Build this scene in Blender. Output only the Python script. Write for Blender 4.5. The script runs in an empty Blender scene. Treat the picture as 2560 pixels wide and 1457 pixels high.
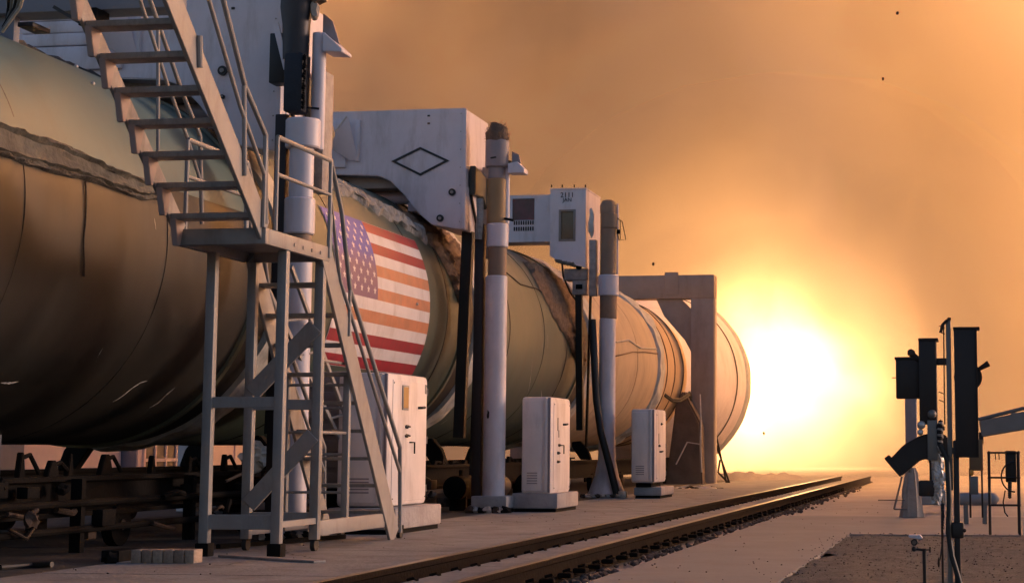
import bpy, bmesh, math, random
from mathutils import Vector, Matrix, noise
R=math.radians
sc=bpy.context.scene
C=bpy.context.collection
H=.88; TH=R(6.579); PS=R(8.7845)
cam=bpy.data.cameras.new('camera'); co=bpy.data.objects.new('camera',cam); C.objects.link(co)
cam.sensor_width=36; cam.lens=4500/2560*36; cam.shift_x=-470/2560; cam.shift_y=-128.5/2560; cam.clip_start=.1; cam.clip_end=1500
co.location=(0,0,H); co.rotation_euler=(R(90)+TH,0,PS); sc.camera=co
sc.view_settings.view_transform='Standard'; sc.view_settings.look='None'; sc.view_settings.exposure=.5; sc.view_settings.gamma=1
w=bpy.data.worlds.new('World'); sc.world=w; w.use_nodes=True
nt=w.node_tree; bg=nt.nodes['Background']; sky=nt.nodes.new('ShaderNodeTexSky'); sky.sky_type='NISHITA'; sky.sun_disc=False
sky.sun_elevation=R(7); sky.sun_rotation=R(64.5); sky.air_density=1.2; sky.dust_density=.3; sky.ozone_density=3
bg.inputs[1].default_value=.13; tint=nt.nodes.new('ShaderNodeVectorMath'); tint.operation='MULTIPLY'; tint.inputs[1].default_value=(1.18,.95,1.05)   # mauve of the dusk
nt.links.new(sky.outputs[0],tint.inputs[0]); nt.links.new(tint.outputs[0],bg.inputs[0])
sc.cycles.volume_bounces=1; sc.cycles.volume_step_rate=1.0; sc.cycles.volume_max_steps=256; sc.cycles.max_bounces=5
# low sun from the right, ahead, coloured and softened by the smoke and dust
S=bpy.data.lights.new('sun','SUN'); S.energy=1.5; S.angle=R(12); S.color=(1,.66,.50)
so=bpy.data.objects.new('sun',S); C.objects.link(so); so.rotation_euler=(R(80),0,R(118))
# light given off by the fireball
L=bpy.data.lights.new('fireball_light','POINT'); L.energy=10000; L.color=(1,.50,.20); L.shadow_soft_size=1.3
o=bpy.data.objects.new('fireball_light',L); o.location=(-9,92,4.2); C.objects.link(o)
# added area lamps, turned away from the camera, that brighten smoke and scene
for (x,y,z,e,r,tilt) in ((14,61,36,175000,24,54),(48,66,16,135000,24,95),(10,80,6,40000,12,100),(-34,76,20,8000,14,90)):
    L=bpy.data.lights.new('smoke_fill_light','AREA'); L.shape='DISK'; L.energy=e; L.color=(1,.46,.15); L.size=r
    o=bpy.data.objects.new('smoke_fill_light',L); o.location=(x,y,z); o.rotation_euler=(R(tilt),0,0); C.objects.link(o)
# ---------------------------------------------------------------- measuring helpers (pixels of the photo -> points on real planes)
_fw=Vector((-math.sin(PS)*math.cos(TH),math.cos(PS)*math.cos(TH),math.sin(TH))); _rt=Vector((math.cos(PS),math.sin(PS),0)); _up=_rt.cross(_fw)
def ray(x,y): return _fw+_rt*((x-1750)/4500)-_up*((y-600)/4500)
def at(x,y,X=None,Y=None,Z=None):
    r=ray(x,y)
    if X is not None: t=X/r.x
    elif Y is not None: t=Y/r.y
    else: t=(Z-H)/r.z
    return Vector((0,0,H))+r*t
AX,AZ,RB=-9.15,2.76,1.85
def oncyl(px,py,rr=RB):
    r=ray(px,py); a=r.x*r.x+r.z*r.z; b=2*(r.x*(-AX)+r.z*(H-AZ)); c=AX*AX+(H-AZ)**2-rr*rr
    d=max(0,b*b-4*a*c); t=(-b-math.sqrt(d))/(2*a); p=Vector((0,0,H))+r*t
    return p.y, math.atan2(p.z-AZ,p.x-AX)
def cyl(y,a,r): return Vector((AX+r*math.cos(a),y,AZ+r*math.sin(a)))
def nz(*p): return noise.noise(Vector(p))
rnd=random.Random(7)
# ---------------------------------------------------------------- materials
MATS={}
def mat(name,col,rough=.5,metal=0.,var=.15,scale=3.,bump=.0,bscale=30.,dirt=None,dirt_amt=.5,stretch=(1,1,1),spec=.5,coat=0):
    if name in MATS: return MATS[name]
    m=bpy.data.materials.new(name); m.use_nodes=True; n=m.node_tree.nodes; l=m.node_tree.links; b=n['Principled BSDF']
    b.inputs['Roughness'].default_value=rough; b.inputs['Metallic'].default_value=metal; b.inputs['Specular IOR Level'].default_value=spec
    b.inputs['Coat Weight'].default_value=coat
    tc=n.new('ShaderNodeTexCoord'); mp=n.new('ShaderNodeMapping'); mp.inputs['Scale'].default_value=stretch; l.new(tc.outputs['Object'],mp.inputs[0])
    t=n.new('ShaderNodeTexNoise'); t.inputs['Scale'].default_value=scale; t.inputs['Detail'].default_value=6; t.inputs['Roughness'].default_value=.65; l.new(mp.outputs[0],t.inputs['Vector'])
    r=n.new('ShaderNodeMapRange'); r.inputs[1].default_value=.3; r.inputs[2].default_value=.7; r.inputs[3].default_value=1-var; r.inputs[4].default_value=1+var; l.new(t.outputs[0],r.inputs[0])
    mx=n.new('ShaderNodeVectorMath'); mx.operation='SCALE'; mx.inputs[0].default_value=col; l.new(r.outputs[0],mx.inputs['Scale'])
    o=mx.outputs[0]
    if dirt:
        t2=n.new('ShaderNodeTexNoise'); t2.inputs['Scale'].default_value=scale*.6+.7; t2.inputs['Detail'].default_value=8; t2.inputs['Roughness'].default_value=.7
        mp2=n.new('ShaderNodeMapping'); mp2.inputs['Scale'].default_value=(stretch[0]*1.5,stretch[1]*1.5,stretch[2]*.35); mp2.inputs['Location'].default_value=(3,7,1); l.new(tc.outputs['Object'],mp2.inputs[0]); l.new(mp2.outputs[0],t2.inputs['Vector'])
        r2=n.new('ShaderNodeMapRange'); r2.inputs[1].default_value=.5; r2.inputs[2].default_value=.72; r2.inputs[3].default_value=0; r2.inputs[4].default_value=dirt_amt; l.new(t2.outputs[0],r2.inputs[0])
        mm=n.new('ShaderNodeMix'); mm.data_type='RGBA'; l.new(r2.outputs[0],mm.inputs[0]); l.new(o,mm.inputs[6]); mm.inputs[7].default_value=(*dirt,1); o=mm.outputs[2]
    l.new(o,b.inputs['Base Color'])
    rr=n.new('ShaderNodeMapRange'); rr.inputs[3].default_value=max(.05,rough-.1); rr.inputs[4].default_value=min(1,rough+.15); l.new(t.outputs[0],rr.inputs[0]); l.new(rr.outputs[0],b.inputs['Roughness'])
    if bump:
        t3=n.new('ShaderNodeTexNoise'); t3.inputs['Scale'].default_value=bscale; t3.inputs['Detail'].default_value=5; l.new(tc.outputs['Object'],t3.inputs['Vector'])
        bp=n.new('ShaderNodeBump'); bp.inputs['Strength'].default_value=bump; bp.inputs['Distance'].default_value=.02; l.new(t3.outputs[0],bp.inputs['Height']); l.new(bp.outputs[0],b.inputs['Normal'])
    MATS[name]=m; return m
WHITE=mat('white_paint',(.68,.63,.67),.45,var=.08,scale=2,dirt=(.30,.25,.22),dirt_amt=.55,bump=.05,bscale=12)
WHITEC=mat('cabinet_white',(.80,.73,.70),.4,var=.07,scale=3,dirt=(.33,.25,.20),dirt_amt=.5,bump=.05)
CASEA=mat('casing_dark_olive',(.027,.026,.022),.42,var=.22,scale=.8,dirt=(.022,.018,.015),dirt_amt=.7,bump=.05,bscale=3,stretch=(1,2.5,1))
CASEB=mat('casing_green',(.056,.086,.071),.38,var=.12,scale=.8,dirt=(.06,.05,.04),dirt_amt=.4,bump=.08,bscale=3,stretch=(1,2.5,1))
CASEC=mat('casing_grey_green',(.092,.122,.104),.4,var=.12,scale=1,dirt=(.09,.075,.06),dirt_amt=.5,bump=.08,bscale=4,stretch=(1,2.5,1))
CASED=mat('casing_tan',(.50,.40,.29),.5,var=.14,scale=1.2,dirt=(.22,.15,.10),dirt_amt=.6,bump=.15,bscale=6)
SKIRT=mat('skirt_white',(.80,.72,.71),.55,var=.1,scale=1,dirt=(.4,.3,.25),dirt_amt=.4,bump=.1)
LIP=mat('olive_lip',(.16,.17,.12),.35,metal=.3)
DGREEN=mat('dark_green_band',(.007,.008,.007),.5)
WRAP=mat('white_wrap',(.50,.50,.47),.6,var=.2,scale=5,dirt=(.2,.18,.15),bump=.5,bscale=14)
CORK=mat('brown_cork',(.16,.105,.07),.85,var=.4,scale=9,bump=.9,bscale=35)
FOAM=mat('grey_foam',(.26,.26,.25),.75,var=.35,scale=7,dirt=(.035,.03,.028),dirt_amt=.95,bump=.9,bscale=28)
SOOT=mat('dark_strip',(.05,.045,.04),.8,var=.3,scale=8,bump=.8,bscale=30)
STEEL=mat('stair_grey_paint',(.30,.285,.27),.5,var=.12,scale=4,dirt=(.14,.10,.07),dirt_amt=.5,bump=.08)
STEELD=mat('stair_tread',(.31,.285,.265),.6,var=.2,scale=8,dirt=(.1,.08,.06),bump=.2)
BLACK=mat('black_rubber',(.014,.014,.015),.5,var=.3)
DARK=mat('dark_steel',(.007,.006,.0055),.8,spec=.15,var=.3,scale=6,bump=.2)
NAVY=mat('navy_cloth',(.018,.022,.032),.7,bump=.6,bscale=12)
RUST=mat('rusty_steel',(.06,.036,.024),.75,var=.4,scale=10,bump=.4,bscale=40)
MAUVE=mat('mauve_grey_sleeve',(.30,.26,.27),.55,var=.1,dirt=(.2,.15,.14))
TAN=mat('tan_sleeve',(.36,.22,.10),.55,var=.1,dirt=(.28,.17,.09))
BROWN=mat('brown_band',(.27,.18,.12),.6,var=.12,dirt=(.15,.1,.07))
CONC=mat('concrete_pad',(.25,.25,.25),.8,var=.22,scale=1.6,dirt=(.13,.11,.10),dirt_amt=.75,bump=.5,bscale=24)
DARKCONC=mat('darkened_concrete',(.055,.048,.042),.75,var=.5,scale=1.8,dirt=(.015,.013,.012),dirt_amt=.8,bump=.5,bscale=18)
PLINTH=mat('plinth_concrete',(.36,.34,.34),.85,var=.2,scale=3,dirt=(.22,.18,.16),bump=.5,bscale=18)
GRAV=mat('gravel_ground',(.095,.092,.088),.95,var=.45,scale=14,dirt=(.06,.055,.05),dirt_amt=.7,bump=1.,bscale=55)
SAND=mat('dusty_sand',(.34,.30,.27),.9,var=.15,scale=.5,dirt=(.27,.21,.18),dirt_amt=.6,bump=.4,bscale=9)
RAILM=mat('rail_steel',(.30,.26,.22),.32,metal=.85,var=.2,scale=6)
RAILS=mat('rail_rust',(.012,.008,.006),.95,var=.3,scale=12,bump=.4,spec=.08)
WALLM=mat('building_wall',(.85,.68,.61),.8,var=.06)
WALLB=mat('blue_grey_door_and_wall_shade',(.22,.23,.27),.8,var=.08)
GLASS=mat('dim_window',(.16,.12,.10),.15,var=.2)
REDW=mat('dark_red_window',(.10,.02,.035),.2,var=.5,scale=2.5)
FOIL=mat('crumpled_foil',(.60,.53,.47),.35,metal=.5,var=.2,scale=6,bump=.8,bscale=14)
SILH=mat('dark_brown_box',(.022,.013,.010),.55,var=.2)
SILG=mat('dull_galvanised_steel',(.20,.18,.16),.5,metal=.3,var=.15)
BOXTAN=mat('brown_box_paint',(.20,.11,.05),.6)
TARP=mat('canvas_tarp',(.40,.33,.27),.85,var=.2,scale=4,bump=.6,bscale=12)
# ---------------------------------------------------------------- mesh building
class MB:
    def __init__(s): s.bm=bmesh.new()
    def box(s,a,b,bev=0.,rot=None,piv=None):
        t=bmesh.new(); bmesh.ops.create_cube(t,size=1)
        for v in t.verts: v.co=Vector([(a[i]+b[i])/2+v.co[i]*(b[i]-a[i]) for i in range(3)])
        if bev: bmesh.ops.bevel(t,geom=t.edges[:],offset=bev,segments=2,affect='EDGES',profile=.5)
        if rot is not None: 
            p=Vector(piv); 
            for v in t.verts: v.co=rot@(v.co-p)+p
        s._add(t); return s
    def _add(s,t):
        me=bpy.data.meshes.new('t'); t.to_mesh(me); t.free(); s.bm.from_mesh(me); bpy.data.meshes.remove(me)
    def bar(s,p,q,w,h,side=(1,0,0),bev=0.):
        # rectangular bar from p to q; w along 'side', h along the third axis
        p=Vector(p);q=Vector(q);d=q-p;L=d.length;d.normalize();x=Vector(side);x=(x-d*x.dot(d)).normalized();z=x.cross(d)
        t=bmesh.new();bmesh.ops.create_cube(t,size=1)
        for v in t.verts: v.co=Vector((v.co.x*w,v.co.y*L,v.co.z*h))
        if bev: bmesh.ops.bevel(t,geom=t.edges[:],offset=bev,segments=1,affect='EDGES')
        c=(p+q)/2
        for v in t.verts: v.co=c+x*v.co.x+d*v.co.y+z*v.co.z
        bmesh.ops.recalc_face_normals(t,faces=t.faces); s._add(t); return s
    def tube(s,pts,r,seg=10,cap=True,rf=None):
        pts=[Vector(p) for p in pts]; rings=[]; prev=None
        for i,p in enumerate(pts):
            d=(pts[min(i+1,len(pts)-1)]-pts[max(i-1,0)]).normalized()
            if prev is None:
                a=Vector((0,0,1)) if abs(d.z)<.9 else Vector((1,0,0)); u=d.cross(a).normalized()
            else: u=(prev-d*prev.dot(d)).normalized()
            prev=u; w=d.cross(u); rr=rf(i) if rf else r
            rings.append([s.bm.verts.new(p+(u*math.cos(2*math.pi*k/seg)+w*math.sin(2*math.pi*k/seg))*rr) for k in range(seg)])
        for a,b in zip(rings,rings[1:]):
            for k in range(seg): s.bm.faces.new((a[k],a[(k+1)%seg],b[(k+1)%seg],b[k]))
        if cap: s.bm.faces.new(rings[0][::-1]); s.bm.faces.new(rings[-1])
        return s
    def vert_lathe(s,x,y,prof,seg=28):   # prof: (r,z)
        rings=[[s.bm.verts.new((x+r*math.cos(2*math.pi*k/seg),y+r*math.sin(2*math.pi*k/seg),z)) for k in range(seg)] for r,z in prof]
        for a,b in zip(rings,rings[1:]):
            for k in range(seg): s.bm.faces.new((a[k],a[(k+1)%seg],b[(k+1)%seg],b[k]))
        s.bm.faces.new(rings[0][::-1]); s.bm.faces.new(rings[-1]); return s
    def ax_lathe(s,prof,seg=128,wob=0.,cap=False,ph=0):  # prof: (y,r) about the booster axis
        rings=[[s.bm.verts.new(cyl(y,2*math.pi*k/seg,r+wob*nz(y*4+ph,3*math.cos(2*math.pi*k/seg)*2.2,6*math.sin(2*math.pi*k/seg)))) for k in range(seg)] for y,r in prof]
        for a,b in zip(rings,rings[1:]):
            for k in range(seg): s.bm.faces.new((a[k],a[(k+1)%seg],b[(k+1)%seg],b[k]))
        if cap: s.bm.faces.new(rings[0][::-1]); s.bm.faces.new(rings[-1])
        return s
    def prism(s,pts,vec,bev=0.):
        t=bmesh.new(); vec=Vector(vec); a=[t.verts.new(p) for p in pts]; b=[t.verts.new(Vector(p)+vec) for p in pts]; n=len(pts)
        t.faces.new(a); t.faces.new(b[::-1])
        for i in range(n): t.faces.new((a[i],b[i],b[(i+1)%n],a[(i+1)%n]))
        bmesh.ops.recalc_face_normals(t,faces=t.faces)
        if bev: bmesh.ops.bevel(t,geom=t.edges[:],offset=bev,segments=2,affect='EDGES')
        s._add(t); return s
    def ball(s,c,r,sc_=(1,1,1),wob=0.,sub=2):
        t=bmesh.new(); bmesh.ops.create_icosphere(t,subdivisions=sub,radius=1)
        for v in t.verts:
            k=r*(1+wob*nz(v.co.x*2+c[0]*3,v.co.y*2+c[1]*3,v.co.z*2+c[2]*3)); v.co=Vector((c[0]+v.co.x*k*sc_[0],c[1]+v.co.y*k*sc_[1],c[2]+v.co.z*k*sc_[2]))
        s._add(t); return s
    def build(s,name,m,parent=None,label=None,smooth=True,ang=35,**props):
        bmesh.ops.recalc_face_normals(s.bm,faces=s.bm.faces)
        if parent is not None:
            L=parent.get('_w',None); off=Vector(L) if L is not None else Vector()
            for v in s.bm.verts: v.co-=off
        me=bpy.data.meshes.new(name); s.bm.to_mesh(me); s.bm.free(); me.materials.append(m)
        if smooth:
            me.polygons.foreach_set('use_smooth',[True]*len(me.polygons)); me.set_sharp_from_angle(angle=R(ang))
        o=bpy.data.objects.new(name,me); C.objects.link(o)
        if parent is not None: o.parent=parent; o['_w']=tuple(off)
        else: o['_w']=(0.,0.,0.)
        if label: o['label']=label
        for k,v in props.items(): o[k]=v
        return o
def thing(name,label,cat,loc,group=None):
    o=bpy.data.objects.new(name,None); C.objects.link(o); o.location=loc; o.empty_display_size=.2
    o['label']=label; o['category']=cat; o['_w']=tuple(loc)
    if group: o['group']=group
    return o
def tag(o,label,cat,group=None):
    o['label']=label;o['category']=cat
    if group:o['group']=group
    return o
def copy_tree(o,parent=None):
    c=o.copy(); C.objects.link(c); c.parent=parent
    for ch in list(o.children): copy_tree(ch,c)
    return c
# ================================================================ SETTING
def sheet(name,x0,x1,y0,y1,z,m,thick=None):
    b=MB()
    if thick: b.box((x0,y0,z-thick),(x1,y1,z))
    else:
        v=[b.bm.verts.new(p) for p in ((x0,y0,z),(x1,y0,z),(x1,y1,z),(x0,y1,z))]; b.bm.faces.new(v)
    return b.build(name,m,smooth=False,kind='structure')
XF,XN=-4.10,-3.24      # the two rails
sheet('ground',-400,400,-60,700,-.16,SAND)
# apron slab with joints: separate slabs, each a piece
apron=sheet('concrete_apron',-14,XF-.16,-5,52,-.02,DARKCONC,.13)
yy=9.0; k=0
while yy<52:
    y2=yy+3.05; x0=-6.9; 
    for (xa,xb) in ((-14,-9.2),(-9.188,-6.62),(-6.608,XF-.165)):
        MB().box((xa,yy+.012,-.1),(xb,y2-.012,0.0+.0015*(k%3)),.006).build('slab',CONC if xa>-6.7 else DARKCONC,apron,smooth=False)  # slabs under the booster are darkened to cut light bounced onto it
        k+=1
    yy=y2
between=sheet('concrete_infill',XF+.09,XN-.09,-5,52,-.055,CONC,.1)
# near side: dusty concrete walkway, then sand beyond, gravel patch
def rocks(name,n,fx,m,smin,smax,**pr):
    b=MB()
    for i in range(n):
        x,y,z=fx(); s_=rnd.uniform(smin,smax); t=bmesh.new(); bmesh.ops.create_icosphere(t,subdivisions=1,radius=1)
        a=rnd.random()*6
        for v in t.verts:
            k=s_*(1+.5*nz(v.co.x*2+i,v.co.y*2,v.co.z*2)); v.co=Vector((x+k*(v.co.x*math.cos(a)-.7*v.co.y*math.sin(a)),y+k*(v.co.x*math.sin(a)+.7*v.co.y*math.cos(a)),z+k*v.co.z*.6))
        b._add(t)
    return b.build(name,m,smooth=False,kind='stuff',**pr)
# fine cracks and small debris on the slabs
def crack(pts,z,name='crack'):
    b=MB(); pts=[Vector(p) for p in pts]; N=len(pts)*8; rows=[]
    for i in range(N+1):
        t=i/N*(len(pts)-1); k=min(int(t),len(pts)-2); p=pts[k].lerp(pts[k+1],t-k); x=p.x+.09*nz(i*.35,p.y,z)+.03*nz(i*1.3,2,p.x); y=p.y+.1*nz(i*.4,7,p.x); w=.006+.005*abs(nz(i*.6,1,1))
        rows.append([b.bm.verts.new((x-w,y-w,z)),b.bm.verts.new((x+w,y+w,z))])
    for A_,B_ in zip(rows,rows[1:]): b.bm.faces.new((A_[0],B_[0],B_[1],A_[1]))
    return b
for i in range(16):
    y=12.5+i*1.5+rnd.random(); x=rnd.uniform(-6.3,-4.4)
    crack([(x,y,0),(x+rnd.uniform(-.5,.9),y+rnd.uniform(.2,.8),0),(x+rnd.uniform(-.8,1.4),y+rnd.uniform(1,2.2),0)],.0062).build('crack',DARKCONC,apron,smooth=False)
rocks('slab_debris',90,lambda:(rnd.uniform(-6.7,-4.2),12+26*rnd.random()**1.5,.006),mat('debris',(.13,.10,.08),.9,var=.5,scale=20),.004,.011,label='small grit and chips scattered on the concrete apron',category='debris')
rocks('walkway_debris',60,lambda:(rnd.uniform(XN+.4,-1.5),12+20*rnd.random()**1.4,-.10),mat('debris',(.13,.10,.08)),.004,.010,label='small grit and chips scattered on the dusty walkway',category='debris')
walk=MB(); 
walk.box((XN+.35,-5,-.15),(-1.5,21,-.105)).box((XN+.35,21,-.15),(14,26.5,-.105)); walk.build('dusty_walkway',mat('dusty_concrete',(.235,.22,.21),.9,var=.12,scale=.8,dirt=(.20,.16,.14),dirt_amt=.5,bump=.3,bscale=14),smooth=False,kind='structure')
# gravel: displaced grid
g=MB(); NX,NY=150,150; vs=[]
for j in range(NY+1):
    row=[]
    for i in range(NX+1):
        e_=max(0,1-i/8); f_=max(0,1-(NY-j)/5); x=-1.5+(i/NX)*8+e_*(.30*nz(j*.11,0,3)+.12*nz(j*.7,4,3)); y=5+(j/NY)*15.9+f_*(.5*nz(i*.12,5,0)+.2*nz(i*.7,1,0))
        z=-.10+.018*nz(x*3,y*3,0)+.012*nz(x*11,y*11,4)-.018*max(e_,f_)
        row.append(g.bm.verts.new((x,y,z)))
    vs.append(row)
for j in range(NY):
    for i in range(NX): g.bm.faces.new((vs[j][i],vs[j][i+1],vs[j+1][i+1],vs[j+1][i]))
g.build('gravel_patch',GRAV,kind='structure')
rocks('gravel',2500,lambda:(-1.5-.35*abs(rnd.gauss(0,.6))*(rnd.random()<.3)+4.7*rnd.random()**1.3,9+12.2*rnd.random()**.8,-.097),GRAV,.003,.010,label='loose dark gravel scattered over the patch right of the track',category='gravel')
rocks('ballast',520,lambda:(XN+.12+abs(rnd.gauss(0,.11)),9+38*rnd.random()**1.5,-.13),mat('dark_ballast',(.10,.07,.055),.9,var=.4,scale=9,bump=.5),.018,.05,label='dark rubble lying along the right side of the near rail',category='rubble')
# far berm of dust and spoil near the flame
def mound(name,pts,m,label,w=1.5,h=.5,n=60):
    b=MB(); rows=[]
    for i in range(n+1):
        t=i/n*(len(pts)-1); k=min(int(t),len(pts)-2); p=Vector(pts[k]).lerp(Vector(pts[k+1]),t-k); row=[]
        env=math.sin(math.pi*i/n)**.5
        for j in range(15):
            u=j/14*2-1; hh=h*env*max(0,(1-u*u))*(1+.5*nz(p.x*.9,p.y*.5,u*2)+.35*nz(p.x*4,p.y*4,u*5))
            row.append(b.bm.verts.new((p.x,p.y+u*w,-.17+hh)))
        rows.append(row)
    for i in range(n):
        for j in range(14): b.bm.faces.new((rows[i][j],rows[i+1][j],rows[i+1][j+1],rows[i][j+1]))
    return b.build(name,m,kind='structure')
mound('spoil_bank',[(-9.5,49,0),(-6.5,50,0),(-4.5,51.5,0)],SAND,'',1.2,.32)
mound('earth_berm',[(-5,60,0),(0,57,0),(12,58,0),(40,60,0)],SAND,'',4,.2)
# ---------------------------------------------------------------- track
tr=thing('railway_track','pair of worn steel rails set in concrete running towards the flame','track',(-3.55,10,0))
for X in (XF,XN):
    b=MB()
    prof=[(-.075,-.13),(.075,-.13),(.075,-.115),(.012,-.095),(.012,-.0),(.036,.012),(.036,.044),(.028,.05),(-.028,.05),(-.036,.044),(-.036,.012),(-.012,0),(-.012,-.095),(-.075,-.115)]
    b.prism([(X+px,-4,pz) for px,pz in prof],(0,58,0)); ra=b.build('rail',RAILS,tr,smooth=False)
    MB().box((X-.031,-4,.0505),(X+.031,54,.0535),.001).build('rail_head',RAILM,ra,smooth=False)
clip=MB().box((-.06,-.06,-.1),(.05,.06,-.062),.012).tube([(-.02,-.03,-.05),(.03,-.03,-.035),(.035,.03,-.05)],.012,6).build('rail_clip',RAILS,None,smooth=False); clip.parent=tr
first=True
for X in (XF,XN):
    for i in range(78):
        y=10.2+i*.56+rnd.uniform(-.05,.05)
        if y>42: break
        o=clip if first else clip.copy()
        if not first: C.objects.link(o)
        first=False
        o.location=Vector((X+.105,y,.0+rnd.uniform(-.004,.004)))-Vector(tr.location); o['_w']=(0,0,0); o.rotation_euler=(0,0,rnd.uniform(-.15,.15))
# ================================================================ BUILDINGS beyond the booster
bl=thing('service_building','pale low building glimpsed beneath the booster at far left','building',(-21,32,0))
MB().box((-24,29,-.16),(-18,36.1,4.2)).build('wall',WALLM,bl,smooth=False)
MB().box((-24.2,28.8,4.2),(-17.85,36.05,4.35)).build('roof',DARK,bl,smooth=False)
MB().box((-18,31.2,0),(-17.97,32.1,2.0)).build('door',WALLB,bl,smooth=False)
b2=thing('block_building','pale building with shade painted grey on its end wall, and many-paned window behind the booster','building',(-20,38,0))
P=at(215,1130,Y=36.2); Q=at(345,1130,Y=36.2)
MB().box((-24,36.2,-.16),(Q.x,44.5,4.2)).build('wall',WALLM,b2,smooth=False)
MB().box((-23.9,36.17,0),(Q.x-.03,36.2,4.1)).build('end_wall_shade',WALLB,b2,label='end wall with its shade painted dark blue-grey',smooth=False)  # panel paints the end wall's shade as a darker blue-grey
MB().box((-24.1,36.12,4.2),(Q.x+.1,44.6,4.35)).build('roof',DARK,b2,smooth=False)
MB().box((Q.x-1.3,36.12,.55),(Q.x-1.15,36.165,.75)).build('meter_box',BLACK,b2,smooth=False)
ya=at(358,1130,X=Q.x).y; yb=at(462,1130,X=Q.x).y
wf=MB()
for i in range(5):
    y=ya+(yb-ya)*i/4; wf.box((Q.x+.0,y-.035,.2),(Q.x+.05,y+.035,1.35))
for z in (.2,.62,1.35): wf.box((Q.x+.002,ya-.03,z-.035),(Q.x+.048,yb+.03,z+.035))
wf=wf.build('window',WALLM,b2,smooth=False)
for i in range(4):
    for z0,z1 in ((.235,.585),(.655,1.315)):
        MB().box((Q.x+.006,ya+(yb-ya)*i/4+.035,z0),(Q.x+.02,ya+(yb-ya)*(i+1)/4-.035,z1)).build('pane',GLASS,wf,smooth=False)
MB().box((Q.x+.0,41.2,-.1),(Q.x+.04,42.1,2.)).build('door',WALLM,b2,smooth=False)
# ================================================================ THE BOOSTER
bo=thing('solid_rocket_booster','huge horizontal rocket booster motor with flag, firing at the far end','rocket',(AX,5,0))
def seg(y0,y1,m,label=None,r=RB):
    pr=[(y0,r-.03),(y0+.02,r)]; n=max(2,int((y1-y0)/.5))
    pr+=[(y0+.02+(y1-y0-.04)*i/n,r) for i in range(1,n+1)]+[(y1,r-.03)]
    return MB().ax_lathe(pr,160,.003).build('casing_segment',m,bo,label)
sA=seg(3,17.55,CASEA,'dark olive brown casing segment')
sB=seg(18.5,24.95,CASEB,'dark green casing segment carrying the flag')
sC=seg(26.15,32.75,CASEC,'grey green casing segment')
sD=seg(34.2,41.0,CASED,'tan dusty casing segment')
MB().ax_lathe([(3.0,.3),(2.9,1.2),(3.0,1.8)],64,0,True).build('forward_dome',CASEA,bo)
def joint(y,w,lab=None,m2=WRAP):
    # raised lip, dark green band, crumpled wrap
    MB().ax_lathe([(y-.05,RB-.02),(y-.04,RB+.03),(y+.04,RB+.035),(y+.06,RB-.02)],160).build('joint_lip',LIP,bo)
    MB().ax_lathe([(y+.05,RB-.05),(y+.07,RB-.015),(y+w*.5,RB-.01),(y+w*.55,RB-.05)],160).build('joint_band',DGREEN,bo)
    n=10; pr=[(y+w*.53,RB-.06)]+[(y+w*.55+w*.45*i/n,RB+.02+.03*math.sin(math.pi*i/n)) for i in range(n+1)]+[(y+w*1.02,RB-.06)]
    MB().ax_lathe(pr,220,.05,ph=y).build('insulation_wrap',m2,bo)
joint(17.5,1.05); joint(24.95,1.2); joint(32.75,1.45)
# seams
for y,m in ((11.0,CASEA),(12.9,CASEA),(15.4,CASEA),(20.05,CASEA),(22.9,CASEA),(24.2,CASEA),(27.6,CASEA),(29.9,CASEB),(31.6,CASEA),(35.6,CASED),(38.4,CASED)):
    MB().ax_lathe([(y-.012,RB-.01),(y-.008,RB+.006),(y+.008,RB+.006),(y+.012,RB-.01)],128,.004,ph=y).build('weld_seam',m,bo)
# white wrap ring, tapered aft closure, skirt
MB().ax_lathe([(40.9,RB-.05)]+[(40.95+.6*i/8,RB+.05+.05*math.sin(math.pi*i/8)) for i in range(9)]+[(41.6,RB-.05)],200,.07,ph=9).build('insulation_wrap',WRAP,bo,label='white crumpled wrap behind the tan segment')
MB().ax_lathe([(41.5,1.84),(42.4,1.84),(43.4,1.84),(44.6,1.83),(45.4,1.80),(45.9,1.70),(46.1,1.5)],128,.015).build('aft_casing',mat('aft_orange_tan',(.60,.42,.25),.5,var=.14,scale=1.2,dirt=(.3,.2,.12),bump=.1,bscale=5),bo)
for y,r in ((42.2,1.84),(43.3,1.84),(44.6,1.83)):
    MB().ax_lathe([(y-.02,r-.02),(y,r+.02),(y+.02,r-.02)],128).build('weld_seam',CORK,bo)
sk=MB().ax_lathe([(46.0,1.5),(47.0,1.85),(48.5,2.2),(50.2,2.46),(51.5,2.58),(51.9,2.58),(51.9,2.48)],160,.01).build('aft_skirt',SKIRT,bo)
MB().ax_lathe([(50.1,2.452),(50.13,2.472),(50.2,2.474),(50.23,2.468)],128,.004).build('seam',SOOT,sk)
MB().ax_lathe([(51.3,2.56),(51.38,2.62),(51.95,2.62),(51.97,2.5)],200,.018).build('rim',WRAP,sk)
MB().ax_lathe([(51.4,2.5),(51.0,1.2),(51.5,.9),(53.2,1.15),(53.2,1.05),(51.6,.5)],96).build('nozzle',DARK,bo)
# lines of raised fittings along the skirt
for i in range(9):
    a=R(-8+ i*.0); 
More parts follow.
